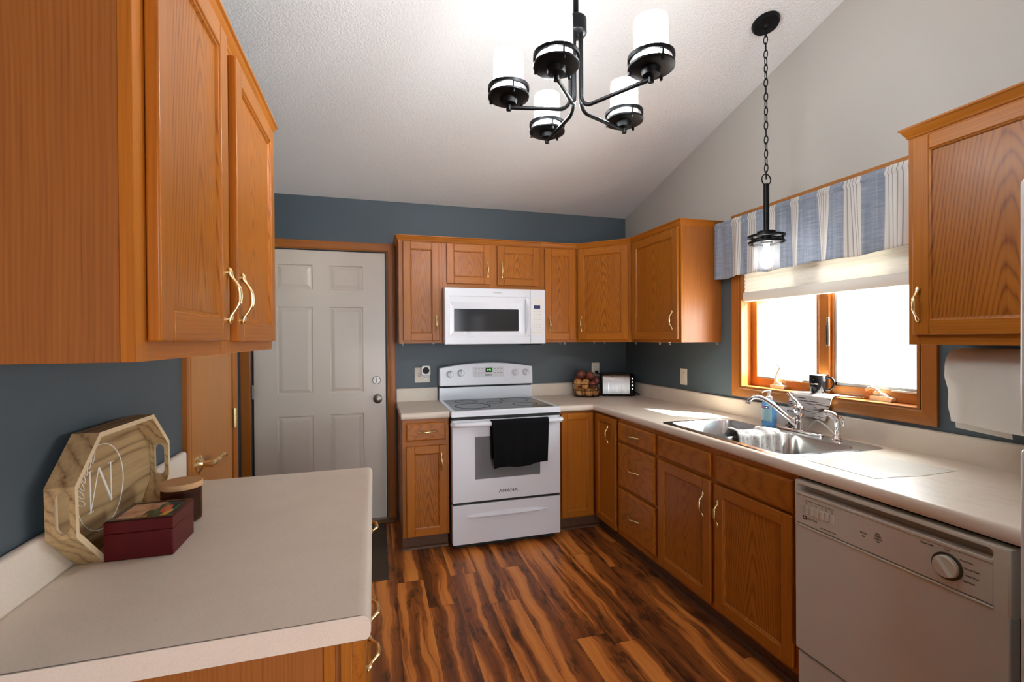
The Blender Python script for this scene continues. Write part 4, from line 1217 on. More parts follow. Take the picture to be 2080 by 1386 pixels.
for k in range(3):
    x = 0.0655 + k * 0.039
    b.box(x - 0.016, x + 0.016, YF - 0.0008, YF, 0.8000, 0.8015)
    for s in (-1, 1):
        b.box(x + s * 0.011 - 0.003, x + s * 0.011 + 0.003, YF - 0.0008, YF, 0.794, 0.7955); b.box(x + s * 0.011 - 0.002, x + s * 0.011 + 0.002, YF - 0.0008, YF, 0.788, 0.790)
b.box(0.040, 0.054, YF - 0.0008, YF, 0.729, 0.743); 
for x in (0.262, 0.308): b.box(x - 0.004, x + 0.004, YF - 0.0008, YF, 0.752, 0.755)
b.build('printed_marks', DARKMARK, fa, smooth=None)
b = MB(); b.box(0.0435, 0.0505, YF - 0.001, YF, 0.733, 0.739); b.build('logo_window', BISQUE, fa)
lb = MB()
text_into(lb, 'MAYTAG', 0.0095, (0.074, YF - 0.0003, 0.736), (1, 0, 0), (0, 0, 1), sx=1.2)
for body, x, z in (('WASH', 0.262, 0.764), ('DRY', 0.308, 0.778), ('RINSE', 0.308, 0.770), ('CLEAN', 0.308, 0.762), ('Rinse Only', 0.445, 0.806), ('OFF', 0.494, 0.808)):
    text_into(lb, body, 0.0075, (x, YF - 0.0003, z), (1, 0, 0), (0, 0, 1))
for body, x, z in (('Heavy Wash', 0.523, 0.795), ('Normal Wash', 0.533, 0.777), ('Quick Wash', 0.536, 0.759), ('Light Wash', 0.530, 0.742)):
    text_into(lb, body, 0.0068, (x, YF - 0.0003, z), (1, 0, 0), (0, 0, 1), align='LEFT', sx=0.85)
text_into(lb, 'Jetclean  Quiet Series', 0.0062, (0.14, YF - 0.0003, 0.722), (1, 0, 0), (0, 0, 1), sx=1.1)
lb.build('lettering', BROWNMARK, fa, smooth=None)
dx, dz = 0.494, 0.764
b = MB().lathe([(0.037, 0.002), (0.037, -0.003), (0.030, -0.003), (0.001, -0.003)], (dx, YF, dz), 36, 0, 'y'); dbz = b.build('dial_ring', plain('dial_brown', (0.055, 0.045, 0.03), 0.4), fa, smooth=40)
b = MB().lathe([(0.030, 0.0), (0.029, -0.010), (0.027, -0.012), (0.001, -0.012)], (dx, YF - 0.003, dz), 32, 0, 'y')
ca, sa = math.cos(R(-52)), math.sin(R(-52))
def rp(u, v): return (dx + u * ca - v * sa, dz + u * sa + v * ca)
b.loops([[(*rp(-0.028, -0.007)[:1], YF - 0.014, rp(-0.028, -0.007)[1]), (rp(0.028, -0.007)[0], YF - 0.014, rp(0.028, -0.007)[1]), (rp(0.028, 0.007)[0], YF - 0.014, rp(0.028, 0.007)[1]), (rp(-0.028, 0.007)[0], YF - 0.014, rp(-0.028, 0.007)[1])],
         [(rp(-0.026, -0.003)[0], YF - 0.026, rp(-0.026, -0.003)[1]), (rp(0.026, -0.003)[0], YF - 0.026, rp(0.026, -0.003)[1]), (rp(0.026, 0.003)[0], YF - 0.026, rp(0.026, 0.003)[1]), (rp(-0.026, 0.003)[0], YF - 0.026, rp(-0.026, 0.003)[1])]])
b.build('dial_knob', BISQUE2, fa, smooth=30)

# ================================================================== REFRIGERATOR
t = thing('refrigerator', 'white top-freezer refrigerator at the right picture edge', 'refrigerator', (-0.4, -3.43, 0))
b = MB(); b.box(-0.695, -0.03, -3.80, -3.052, 0.02, 1.735); b.box(-0.66, -0.05, -3.78, -3.07, 0.0, 0.02); b.build('body', FRIDGEW, t, bevel=0.006)
for z0, z1, nm in ((1.176, 1.752, 'freezer_door'), (0.10, 1.152, 'fridge_door')):
    b = MB(); b.box(-0.782, -0.702, -3.805, -3.050, z0, z1); d = b.build(nm, FRIDGEW, t, bevel=0.016, bseg=4)
    b = MB(); zz = (z0 + 0.05, z0 + 0.40) if nm == 'freezer_door' else (z1 - 0.45, z1 - 0.05)
    b.tube([(-0.782, -3.76, zz[0]), (-0.815, -3.76, zz[0] + 0.02), (-0.815, -3.76, zz[1] - 0.02), (-0.782, -3.76, zz[1])], 0.012, 8); b.build('door_handle', WHITEP, d)
b = MB(); b.box(-0.72, -0.69, -3.79, -3.065, 0.03, 0.09); b.build('toe_grille', BLACKP, t)

# ================================================================== SINK AND TAP
t = thing('sink', 'double-bowl stainless steel sink set in the worktop', 'sink', (-0.33, -1.84, CT))
b = MB()
rim_o = rrect(SX0, SX1, SY0, SY1, 0.045, 6); CTs = CT + 0.0006; rim_i = rrect(SX0 + 0.010, SX1 - 0.010, SY0 + 0.010, SY1 - 0.010, 0.038, 6)
bx0, bx1 = SX0 + 0.035, -0.172
bowls = [(bx0, bx1, -1.812, SY1 - 0.035), (bx0, bx1, SY0 + 0.035, -1.868)]
hl_ = [rrect(*q, 0.05, 6) for q in bowls]
b.loops([[(p[0], p[1], CTs) for p in rim_o], [(p[0], p[1], CT + 0.003) for p in rim_i]], 0, False, False)
plate(b, rim_i, hl_, lambda a, c: (a, c, CT + 0.003))
sk = b.build('rim', SINKM, t, smooth=30)
for q in bowls:
    b = MB()
    def L(ins, z, r): return [(p[0], p[1], z) for p in rrect(q[0] + ins, q[1] - ins, q[2] + ins, q[3] - ins, r, 6)]
    b.loops([L(-0.001, CT + 0.003, 0.051), L(0.004, CT - 0.004, 0.047), L(0.012, CT - 0.13, 0.05), L(0.022, CT - 0.165, 0.05), L(0.045, CT - 0.18, 0.05), L(0.15, CT - 0.184, 0.02)], 0, False, True)
    bw = b.build('bowl', SINKM, t, smooth=60)
    cx, cy = (q[0] + q[1]) / 2, (q[2] + q[3]) / 2
    MB().lathe([(0.042, 0.003), (0.036, 0.006), (0.030, 0.002), (0.001, 0.001)], (cx, cy, CT - 0.185), 20).build('drain', CHROME, bw)

t = thing('faucet', 'chrome single-lever kitchen tap behind the sink', 'faucet', (-0.105, -1.84, CT + 0.003))
FX, FY, FZ = -0.108, -1.876, CT + 0.0034
b = MB(); b.prism(rrect(FX - 0.027, FX + 0.027, FY - 0.130, FY + 0.124, 0.026, 5), 'z', FZ, FZ + 0.010); b.build('base_plate', CHROME, t, bevel=0.004)
MB().lathe([(0.027, 0.010), (0.025, 0.014), (0.0235, 0.06), (0.024, 0.085), (0.022, 0.088), (0.021, 0.092), (0.024, 0.096), (0.0245, 0.118), (0.020, 0.128), (0.012, 0.133), (0.001, 0.134)], (FX, FY, FZ), 24).build('body', CHROME, t, smooth=50)
sp = smooth_path([(FX - 0.012, FY + 0.008, FZ + 0.040), (FX - 0.045, FY + 0.035, FZ + 0.075), (FX - 0.085, FY + 0.078, FZ + 0.128), (FX - 0.118, FY + 0.112, FZ + 0.158), (FX - 0.145, FY + 0.138, FZ + 0.163), (FX - 0.162, FY + 0.152, FZ + 0.146), (FX - 0.166, FY + 0.156, FZ + 0.128)], 5)
MB().tube(sp, [0.015] * 4 + [0.0135] * 6 + [0.012] * 6 + [0.0115] * 10 + [0.0125] * 5, 12).build('spout', CHROME, t, smooth=60)
MB().tube(smooth_path([(FX, FY, FZ + 0.118), (FX + 0.004, FY + 0.010, FZ + 0.140), (FX - 0.004, FY + 0.030, FZ + 0.162), (FX - 0.012, FY + 0.052, FZ + 0.190)], 5), [0.013] * 5 + [0.009] * 5 + [0.0065] * 5 + [0.008], 10).build('lever', CHROME, t, smooth=60)
t = thing('side_sprayer', 'chrome side sprayer standing right of the kitchen tap', 'sprayer', (-0.105, -2.078, CT + 0.003))
QX, QY = -0.105, -2.078
MB().lathe([(0.026, 0.0), (0.025, 0.008), (0.017, 0.016), (0.014, 0.024)], (QX, QY, FZ), 20).build('collar', CHROME, t, smooth=50)
MB().tube(smooth_path([(QX, QY, FZ + 0.015), (QX + 0.002, QY, FZ + 0.055), (QX - 0.002, QY + 0.003, FZ + 0.095), (QX - 0.018, QY + 0.014, FZ + 0.116), (QX - 0.045, QY + 0.032, FZ + 0.124)], 5), [0.012] * 5 + [0.0135] * 5 + [0.0165] * 5 + [0.015] * 5 + [0.010], 12).build('spray_head', CHROME, t, smooth=60)
MB().tube([(QX + 0.012, QY - 0.008, FZ + 0.104), (QX + 0.022, QY - 0.014, FZ + 0.084), (QX + 0.020, QY - 0.012, FZ + 0.062)], [0.004, 0.005, 0.004], 8).build('trigger', CHROME, t, smooth=60)
# sink strainer, hose loop
t = MB().lathe([(0.022, 0.0), (0.024, 0.004), (0.021, 0.010), (0.009, 0.014), (0.008, 0.024), (0.001, 0.026)], (-0.050, -1.768, CT + 0.0042), 20).build('sink_stopper', plain('stopper_rubber', (0.02, 0.02, 0.02), 0.3), smooth=50)
tag(t, 'small dark sink stopper behind the kitchen tap', 'stopper')
t = MB().tube(smooth_path([(-0.060, -1.885, CT + 0.006), (-0.045, -1.90, CT + 0.045), (-0.045, -1.93, CT + 0.062), (-0.050, -1.99, CT + 0.035), (-0.052, -2.03, CT + 0.004)], 6), 0.0035, 8).build('cord', WHITEP, smooth=60)
tag(t, 'white cord looped behind the tap and the sprayer', 'cord')

# soap bottle
t = thing('soap_bottle', 'clear blue hand soap pump bottle beside the tap', 'bottle', (-0.106, -1.688, CT + 0.003))
bx_, by_ = -0.106, -1.688
KW, KH = 1.28, 1.15
def ell(rx, ry, z): return [(bx_ + rx * KW * math.cos(2 * PI * k / 24), by_ + ry * KW * math.sin(2 * PI * k / 24), CT + 0.0034 + z * KH) for k in range(24)]
b = MB().loops([ell(0.018, 0.026, 0.0), ell(0.022, 0.031, 0.004), ell(0.023, 0.033, 0.03), ell(0.022, 0.034, 0.075), ell(0.021, 0.034, 0.095), ell(0.018, 0.029, 0.108), ell(0.014, 0.019, 0.114), ell(0.012, 0.012, 0.118), ell(0.012, 0.012, 0.122)])
sb = b.build('bottle_body', BLUESOAP, t, smooth=60)
def lab(u, v):
    a = PI + (u - 0.5) * 1.9
    z = (0.022 + v * 0.072) * KH
    return (bx_ + 0.0236 * KW * math.cos(a), by_ + 0.0346 * KW * math.sin(a), CT + 0.003 + z)
MB().grid(lab, 14, 4, 0).build('label_sticker', SOAPLAB, sb, smooth=60)
def lab2(u, v):
    a = PI + (u - 0.5) * 1.1
    z = (0.080 + v * 0.013) * KH
    return (bx_ + 0.0240 * KW * math.cos(a), by_ + 0.0350 * KW * math.sin(a), CT + 0.003 + z)
MB().grid(lab2, 10, 2, 0).build('brand_band', PURPLE, sb, smooth=60)
text('softsoap', 0.0105, WHITEMARK, sb, (bx_ - 0.0252 * KW, by_, CT + 0.0030 + 0.0865 * KH), (0, -1, 0), (0, 0, 1), 'lettering')
b = MB().lathe([(0.016, 0.139), (0.016, 0.154), (0.007, 0.159), (0.007, 0.176), (0.011, 0.178), (0.011, 0.188), (0.001, 0.189)], (bx_, by_, CT + 0.003), 16)
b.tube([(bx_, by_, CT + 0.186), (bx_ - 0.02, by_ + 0.006, CT + 0.187), (bx_ - 0.036, by_ + 0.010, CT + 0.179)], [0.006, 0.005, 0.004], 8)
b.build('pump', WHITEP, t, smooth=50)

# dishcloth over the divider
def cloth(u, v):
    x = -0.494 + u * 0.252 + 0.012 * math.sin(v * 5) + 0.02 * (v - 0.4)
    path = [(-1.792, -0.050), (-1.800, -0.002), (-1.812, 0.010), (-1.868, 0.010), (-1.882, -0.002), (-1.890, -0.050), (-1.902, -0.110), (-1.912, -0.150)]
    s = v * (len(path) - 1); i = min(int(s), len(path) - 2); f = s - i
    y = path[i][0] + (path[i + 1][0] - path[i][0]) * f; z = path[i][1] + (path[i + 1][1] - path[i][1]) * f
    wr = 0.005 * math.sin(u * 17 + v * 6) + 0.004 * math.sin(u * 31 - v * 3) + 0.006 * math.sin(u * 7 + 2)
    z2 = max(wr, -0.002) if 0.28 < v < 0.52 else wr * 0.3
    return (x, y - abs(wr) * (1 if v > 0.5 else 0) - 0.004 * (v > 0.55), CT + 0.006 + z + z2 + 0.008 * math.exp(-((u - 0.05) / 0.08) ** 2) * (0.2 < v < 0.6))
t = MB().grid(cloth, 46, 42).build('dishcloth', DISHC, smooth=80)
md = t.modifiers.new('thick', 'SOLIDIFY'); md.thickness = 0.004; md.offset = 1
tag(t, 'white printed dishcloth draped over the sink divider', 'cloth')

# cutting sheet on the worktop
b = MB(); b.prism([(-0.548, -2.315), (-0.225, -2.300), (-0.172, -2.582), (-0.350, -2.590), (-0.460, -2.572), (-0.540, -2.566)], 'z', CT + 0.0004, CT + 0.0014)
tag(b.build('cutting_sheet', SHEET, smooth=None), 'thin off-white cutting sheet lying right of the sink', 'sheet')

# striped mat on the sill, mug
def matf(u, v):
    # u along the sill, v from the back of the sill over its edge and down
    if v < 0.42:
        k = v / 0.42
        x = 0.052 - 0.070 * k; z = 1.1085 + 0.002 * math.sin(u * 8) ** 2
        y = -1.800 - 0.235 * u - 0.05 * (1 - k) * u + 0.03 * (1 - k) * 0
        y += 0.045 * k
    elif v < 0.5:
        k = (v - 0.42) / 0.08
        x = -0.018 - 0.012 * k; z = 1.1085 - 0.012 * k
        y = -1.755 - 0.235 * u
    else:
        k = (v - 0.5) / 0.5
        x = -0.030 - 0.002 * abs(math.sin(u * 9)) * k - 0.004 * abs(math.sin(u * 17 + 1)) * k; z = 1.0965 - (0.100 + 0.014 * u) * k
        y = -1.755 - 0.235 * u + 0.018 * k * (1 - u) - 0.0 * k + 0.03 * k * u
    return (x, y, z)
t = MB().grid(matf, 36, 40).build('woven_mat', MATC, smooth=70)
md = t.modifiers.new('thick', 'SOLIDIFY'); md.thickness = 0.003; md.offset = 1
tag(t, 'brown and white striped woven mat hanging over the window sill', 'mat')
t = thing('mug', 'black coffee mug with white lettering on the window sill', 'mug', (0.012, -1.878, 1.1125))
gx, gy, gz = 0.012, -1.878, 1.1125
b = MB()
b.lathe([(0.026, 0.0), (0.030, 0.004), (0.036, 0.030), (0.0385, 0.055), (0.0385, 0.093), (0.037, 0.095), (0.0355, 0.092), (0.034, 0.05), (0.028, 0.010), (0.001, 0.008)], (gx, gy, gz), 32)
mg = b.build('cup', [MUGB, MUGW], t, smooth=50)
for pgn in mg.data.polygons:
    r_ = math.hypot(pgn.center.x, pgn.center.y)
    if r_ < 0.0362 and pgn.center.z > -0.035 + 0.0 and pgn.normal.x * pgn.center.x + pgn.normal.y * pgn.center.y < 0 or pgn.center.z > 0.0465: pgn.material_index = 1
ha = R(-62)
MB().tube(smooth_path([(gx + 0.036 * math.cos(ha), gy + 0.036 * math.sin(ha), gz + 0.080), (gx + 0.060 * math.cos(ha), gy + 0.060 * math.sin(ha), gz + 0.080), (gx + 0.070 * math.cos(ha), gy + 0.070 * math.sin(ha), gz + 0.052), (gx + 0.058 * math.cos(ha), gy + 0.058 * math.sin(ha), gz + 0.024), (gx + 0.034 * math.cos(ha), gy + 0.034 * math.sin(ha), gz + 0.018)], 5), 0.0055, 8).build('handle', MUGB, t, smooth=60)
ta = R(200)
text('enanca', 0.012, WHITEMARK, mg, (gx + 0.0393 * math.cos(ta), gy + 0.0393 * math.sin(ta), gz + 0.050), (-math.sin(ta), math.cos(ta), 0), (0, 0, 1), 'lettering')

# blind and valance
t = thing('window_blind', 'white pleated window blind half lowered behind the valance', 'blind', (0.02, -1.867, 1.617))
b = MB()
n = 34
pr = []
for k in range(n + 1):
    pr.append((0.010 if k % 2 else 0.016, 1.672 + (2.074 - 1.672) * k / n))
prof = pr + [(0.036 if k % 2 else 0.030, 1.672 + (2.074 - 1.672) * k / n) for k in range(n, -1, -1)]
b.prism(prof, 'y', 0, 1) if False else None
b.loops([[(x, WY0 + 0.014, z) for x, z in prof], [(x, WY1 - 0.014, z) for x, z in prof]])
b.build('pleated_fabric', BLIND, t, smooth=None)
b = MB(); b.prism([(0.000, 1.626), (0.004, 1.617), (0.038, 1.617), (0.042, 1.630), (0.040, 1.670), (0.004, 1.672), (-0.002, 1.655)], 'y', WY0 + 0.013, WY1 - 0.013)
b.build('bottom_rail', plain('blind_rail', (0.74, 0.71, 0.64), 0.5), t, bevel=0.002)
b = MB(); b.box(0.0, 0.045, WY0 + 0.013, WY1 - 0.013, 2.062, 2.078); b.build('head_rail', WHITEP, t)

t = thing('curtain_rod', 'dark curtain rod with bracket above the window', 'rod', (-0.05, -1.88, 2.118))
MB().tube([(-0.052, -1.236, 2.100), (-0.052, -2.508, 2.100)], 0.006, 10).build('rod', NICKEL, t)
MB().ball((-0.052, -1.230, 2.112), (0.011, 0.013, 0.011)).build('finial', plain('dark_finial', (0.10, 0.10, 0.09), 0.35), t, smooth=60)
MB().box(-0.052, -0.018, -1.262, -1.250, 2.094, 2.122).build('bracket', NICKEL, t)
MB().box(-0.052, -0.018, -2.494, -2.482, 2.094, 2.122).build('bracket', NICKEL, t)
# valance with blue and white stripes
WB = [(-1.375, -1.462), (-1.504, -1.569), (-1.655, -1.705), (-1.800, -1.848), (-1.953, -2.018), (-2.177, -2.300 + 0.03), (-2.400, -2.46)]
WB = [(-1.375, -1.455), (-1.508, -1.572), (-1.640, -1.700), (-1.800, -1.846), (-1.950, -2.016), (-2.085, -2.165), (-2.268, -2.36), (-2.45, -2.50)]
yA, yB = -1.238, -2.506
def val_depth(u, v):
    y = yA + (yB - yA) * u
    g = 0.35 + 0.65 * v
    d = 0.011 * math.sin(y * 41) * g + 0.008 * math.sin(y * 23 + 1.1) * g + 0.006 * math.sin(y * 77 + v * 2) * (1.2 - 0.5 * v)
    return d
def valf(u, v):
    y = yA + (yB - yA) * u
    z = 2.118 - v * (0.352 + 0.004 * math.sin(y * 14) + 0.002 * math.sin(y * 37))
    y2 = y + 0.010 * math.sin(y * 33) * v
    x = -0.072 + val_depth(u, v) * (0.4 + 0.6 * v) + (0.003 if v < 0.06 else 0) - 0.006 * (v > 0.045) * (v < 0.10)
    return (x, y2, z)
def valm(u, v):
    y = yA + (yB - yA) * u
    for a, c in WB:
        if c < y <= a:
            k = (a - y) / (a - c)
            if v < 0.975:
                s = (k * 5.0) % 1.0
                return 2 if (s > 0.72 and 0.05 < k < 0.95) else 1
            return 1
    return 0
t = MB().grid(valf, 620, 36, 0, valm).build('valance', [VBLUE, VWHITE, VGREY], smooth=80)
md = t.modifiers.new('thick', 'SOLIDIFY'); md.thickness = 0.002; md.offset = 1
tag(t, 'blue and white striped linen valance gathered across the window top', 'curtain')

# ================================================================== LAMPS
def cup(c, rd, k=1.0):
    """two-ring holder with posts around a glass cylinder; returns builders"""
    x, y, z = c
    d = MB().lathe([(0.012 * k, -0.030 * k), (0.030 * k, -0.026 * k), (0.034 * k, -0.006 * k), (rd - 0.004, -0.004 * k), (rd, -0.001), (rd, 0.006 * k), (rd - 0.005, 0.007 * k), (0.001, 0.007 * k)], c, 36)
    r = MB().ring((x, y, z + 0.033 * k), rd - 0.0035, 0.0075, 40, h=0.011)
    pl_ = []
    for n in range(3):
        ps = MB(); pl_.append(ps)
        a = 2 * PI * n / 3 + 0.5
        px, py = x + (rd - 0.006) * math.cos(a), y + (rd - 0.006) * math.sin(a)
        ps.tube([(px, py, z - 0.010), (px, py, z + 0.030 * k)], 0.003, 8)
        ps.tube([(px, py, z - 0.012), (px, py, z - 0.0035)], 0.0045, 8)
    return d, r, pl_
def glass_tube(c, r, z0, z1, mat, parent, name='glass_shade', closed=False):
    b = MB()
    b.lathe([(r, z0), (r, z1), (r - 0.003, z1), (r - 0.003, z0)], c, 36, cap=False)
    return b.build(name, mat, parent, smooth=40)
def bulb(c, parent, up=True, m=None, k=1.0):
    s = k if up else -k
    MB().lathe([(0.012 * k, 0.012 * s), (0.014 * k, 0.030 * s), (0.018 * k, 0.045 * s), (0.027 * k, 0.066 * s), (0.030 * k, 0.084 * s), (0.026 * k, 0.104 * s), (0.014 * k, 0.116 * s), (0.001, 0.119 * s)], c, 16).build('bulb', m or BULB, parent, smooth=60)

# chandelier
CX, CY = -1.5202, -2.3296
ct_ = cz(CY)
ch = thing('chandelier', 'black five-arm chandelier with upright glass shades', 'chandelier', (CX, CY, ct_ - 0.02))
DZc = 2.174
discs = [(-1.6539, -2.4888), (-1.389, -2.5548), (-1.2933, -2.2372), (-1.5276, -2.0805), (-1.7364, -2.2859)]
MB().tube([(CX, CY, 2.42), (CX, CY, ct_ - 0.01)], 0.0087, 14).build('stem', BLACKM, ch)
MB().lathe([(0.062, 0.0), (0.062, -0.010), (0.056, -0.022), (0.02, -0.028), (0.010, -0.042)], (CX, CY, ct_ + 0.004), 28).build('ceiling_canopy', BLACKM, ch, smooth=50)
MB().lathe([(0.010, 0.074), (0.031, 0.068), (0.034, 0.064), (0.034, 0.025), (0.0345, 0.020), (0.031, 0.015), (0.010, 0.008)], (CX, CY, 2.3696), 28).build('hub', BLACKM, ch, smooth=40)
for k, (x, y) in enumerate(discs):
    dx_, dy_ = x - CX, y - CY
    rr_ = math.hypot(dx_, dy_); ux, uy = dx_ / rr_, dy_ / rr_
    path = [(CX + ux * 0.020, CY + uy * 0.020, 2.390), (CX + ux * 0.020, CY + uy * 0.020, 2.180)]
    for q in range(1, 7):
        a = PI / 2 * q / 6
        path.append((CX + ux * (0.020 + 0.037 * (1 - math.cos(a))), CY + uy * (0.020 + 0.037 * (1 - math.cos(a))), 2.180 - 0.037 * math.sin(a)))
    path.append((x, y, 2.1427))
    arm = MB().tube(path, 0.0062, 10)
    arm.tube([(x, y, 2.133), (x, y, 2.158)], 0.0083, 10)
    arm.build('arm', BLACKM, ch, smooth=60)
    d, r, ps = cup((x, y, DZc), 0.066, 0.825)
    cu = d.build('lamp_cup', BLACKM, ch, smooth=40)
    r.build('cup_ring', BLACKM, cu, smooth=40); [q_.build('cup_post', BLACKM, cu, smooth=40) for q_ in ps]
    glass_tube((x, y, DZc), 0.048, 0.007, 0.136, SHADEG, ch)
    bulb((x, y, DZc), ch, k=0.825)

# pendant
PX, PY = -0.291, -1.861
pz = cz(PY)
pd = thing('pendant_lamp', 'black chain-hung pendant lamp over the sink', 'lamp', (PX, PY, pz - 0.01))
sl = math.atan(0.264)
b = MB().lathe([(0.064, 0.0), (0.064, -0.008), (0.058, -0.020), (0.020, -0.026), (0.014, -0.036), (0.001, -0.038)], (0, 0, 0), 32)
rm = Matrix.Rotation(-sl, 4, 'X')
b.v = [rm @ v + Vector((PX, PY, pz - 0.001)) for v in b.v]
b.build('ceiling_canopy', BLACKM, pd, smooth=40)
# chain: one link mesh copied
def link_pts(c, rot, hl=0.021, hw=0.0085):
    pts = []
    for k in range(16):
        a = 2 * PI * k / 16
        u, v = hw * math.cos(a), hl * math.sin(a)
        pts.append((c[0] + u * math.cos(rot), c[1] + u * math.sin(rot), c[2] + v))
    return pts
zt = pz - 0.052
nl = 21
pitch_ = (zt - 2.200) / (nl - 1)
l0 = MB().tube(link_pts((PX, PY, zt), 0.4, pitch_ * 0.62, 0.0085), 0.0024, 6, closed=True).build('chain_link', BLACKM, pd, smooth=60)
for k in range(1, nl):
    o = l0.copy(); COL.objects.link(o); o.parent = pd
    o.location = l0.location + Vector((0, 0, -pitch_ * k)); o.rotation_euler = (0, 0, PI / 2 * (k % 2) + 0.25 * math.sin(k))
MB().ring((PX, PY, 2.178), 0.027, 0.0028, 28, 6, axis='y').build('loop', BLACKM, pd, smooth=60)
MB().lathe([(0.004, 2.160), (0.013, 2.156), (0.013, 1.925), (0.001, 1.925)], (PX, PY, 0), 18).build('stem', BLACKM, pd, smooth=40)
PZ = 1.868
MB().lathe([(0.012, 0.058), (0.040, 0.055), (0.042, 0.050), (0.042, 0.034), (0.012, 0.030)], (PX, PY, PZ), 28).build('lamp_cap', BLACKM, pd, smooth=40)
b = MB().ring((PX, PY, PZ + 0.030), 0.078, 0.012, 44, h=0.010); b.box(PX - 0.077, PX + 0.077, PY - 0.006, PY + 0.006, PZ + 0.027, PZ + 0.033); b.box(PX - 0.006, PX + 0.006, PY - 0.077, PY + 0.077, PZ + 0.027, PZ + 0.033)
b.build('upper_ring', BLACKM, pd, smooth=40)
MB().ring((PX, PY, PZ), 0.076, 0.012, 44, h=0.010).build('lower_ring', BLACKM, pd, smooth=40)
for k in range(3):
    ps = MB()
    a = 2 * PI * k / 3 + 0.9
    px, py = PX + 0.076 * math.cos(a), PY + 0.076 * math.sin(a)
    ps.tube([(px, py, PZ - 0.012), (px, py, PZ + 0.034)], 0.004, 8)
    ps.build('ring_post', BLACKM, pd)
MB().lathe([(0.024, 0.030), (0.026, 0.020), (0.026, -0.006), (0.001, -0.008)], (PX, PY, PZ), 20).build('socket', BLACKM, pd, smooth=40)
glass_tube((PX, PY, PZ), 0.060, -0.128, -0.004, SHADEG, pd)
bulb((PX, PY, PZ + 0.004), pd, False, BULBP)

# ================================================================== THINGS ON THE BACK WORKTOP
# fruit basket and its contents
bkx, bky = -0.474, -0.185
t = thing('wire_basket', 'dark wire basket of onions and potatoes beside the toaster', 'basket', (bkx, bky, CT))
b = MB()
for rr_, zz in ((0.100, 0.004), (0.108, 0.056), (0.116, 0.108)): b.ring((bkx, bky, CT + zz), rr_, 0.0022, 40, 6)
b.build('hoops', BLACKM, t, smooth=60)
b = MB()
for k in range(10):
    a = 2 * PI * k / 10 + 0.15
    b.tube([(bkx + 0.04 * math.cos(a), bky + 0.04 * math.sin(a), CT + 0.003), (bkx + 0.099 * math.cos(a), bky + 0.099 * math.sin(a), CT + 0.003), (bkx + 0.1085 * math.cos(a), bky + 0.1085 * math.sin(a), CT + 0.056), (bkx + 0.116 * math.cos(a), bky + 0.116 * math.sin(a), CT + 0.108)], 0.0018, 6)
b.ring((bkx, bky, CT + 0.003), 0.04, 0.0018, 24, 6)
b.build('uprights', BLACKM, t, smooth=60)
on = MB().ball((0, 0, 0), (0.0355, 0.0355, 0.033), 20, 12); on.tube([(0, 0, 0.030), (0.001, 0, 0.038)], [0.006, 0.002], 8)
ONM = on.build('onion', ONION, None, smooth=60, recentre=False)
POM = MB().ball((0, 0, 0), (0.0375, 0.033, 0.033), 20, 12).build('potato', POTATO, None, smooth=60, recentre=False)
TILT = [(0.3, 0.2), (1.1, 0.4), (0.7, 2.0), (0.2, 4.0), (1.4, 1.0), (0.5, 3.0), (0.9, 5.0), (0.4, 1.7)]
lay = [('o', 0.0012, 0.0095, 0.0392), ('o', 0.056, -0.0354, 0.0407), ('o', 0.0637, 0.0299, 0.0672), ('o', -0.0628, -0.0209, 0.0407), ('o', -0.0061, -0.0018, 0.1114), ('o', -0.0544, 0.0445, 0.0666), ('o', -0.0768, -0.0003, 0.1169), ('o', -0.008, -0.0657, 0.0407), ('o', 0.0089, 0.0722, 0.0821), ('o', -0.0443, -0.0615, 0.1015), ('p', 0.078, -0.0105, 0.1278), ('p', -0.0396, 0.0614, 0.1374), ('p', 0.0297, -0.0666, 0.1046), ('p', -0.0479, 0.001, 0.1853), ('p', 0.0367, 0.052, 0.148), ('p', 0.0205, -0.034, 0.1743)]
used = {'o': False, 'p': False}
VPOS = ['at the hidden bottom centre', 'low at the right front', 'at the right back', 'low at the left front', 'in the middle under the top potatoes', 'at the left back', 'highest at the left edge', 'low at the front centre', 'at the far back', 'at the left front above the rim wire',
        'at the right edge above the rim', 'behind the topmost ones on the left', 'at the front centre above the rim wire', 'topmost on the left', 'behind on the right', 'topmost on the right']
for i, (kd, px, py, z) in enumerate(lay):
    src = ONM if kd == 'o' else POM
    if not used[kd]: o = src; used[kd] = True
    else: o = src.copy(); COL.objects.link(o)
    o.location = (bkx + px, bky + py, CT + z)
    tl = TILT[i % 8]; o.rotation_euler = (tl[0], 0.3 * math.sin(i), tl[1])
    tag(o, ('yellow-brown onion ' if kd == 'o' else 'dark red potato ') + VPOS[i] + ' of the wire basket', 'vegetable', 'vegetables in the wire basket')

# toaster
t = thing('toaster', 'brushed steel and black toaster in the worktop corner', 'toaster', (-0.205, -0.205, CT + 0.0006), R(-22))
L2, D2 = 0.138, 0.078
def tsec(x, ins=0.0):
    return [(x, -D2 + ins, 0.018), (x, -D2 + ins, 0.150), (x, -D2 + 0.010 + ins, 0.172), (x, -D2 + 0.03 + ins, 0.184), (x, D2 - 0.03 - ins, 0.184), (x, D2 - 0.010 - ins, 0.172), (x, D2 - ins, 0.150), (x, D2 - ins, 0.018)]
MB().loops([tsec(-L2 + 0.014), tsec(L2 - 0.044)]).build('steel_shell', STEEL, t, smooth=50)
b = MB().loops([tsec(-L2, 0.006), tsec(-L2 + 0.010, -0.001), tsec(-L2 + 0.0145, -0.001)]); b.build('end_cap', BLACKP, t, smooth=40)
b = MB().loops([tsec(L2 - 0.0445, -0.001), tsec(L2 - 0.016, -0.001), tsec(L2, 0.012)]); ec = b.build('end_cap', BLACKP, t, smooth=40)
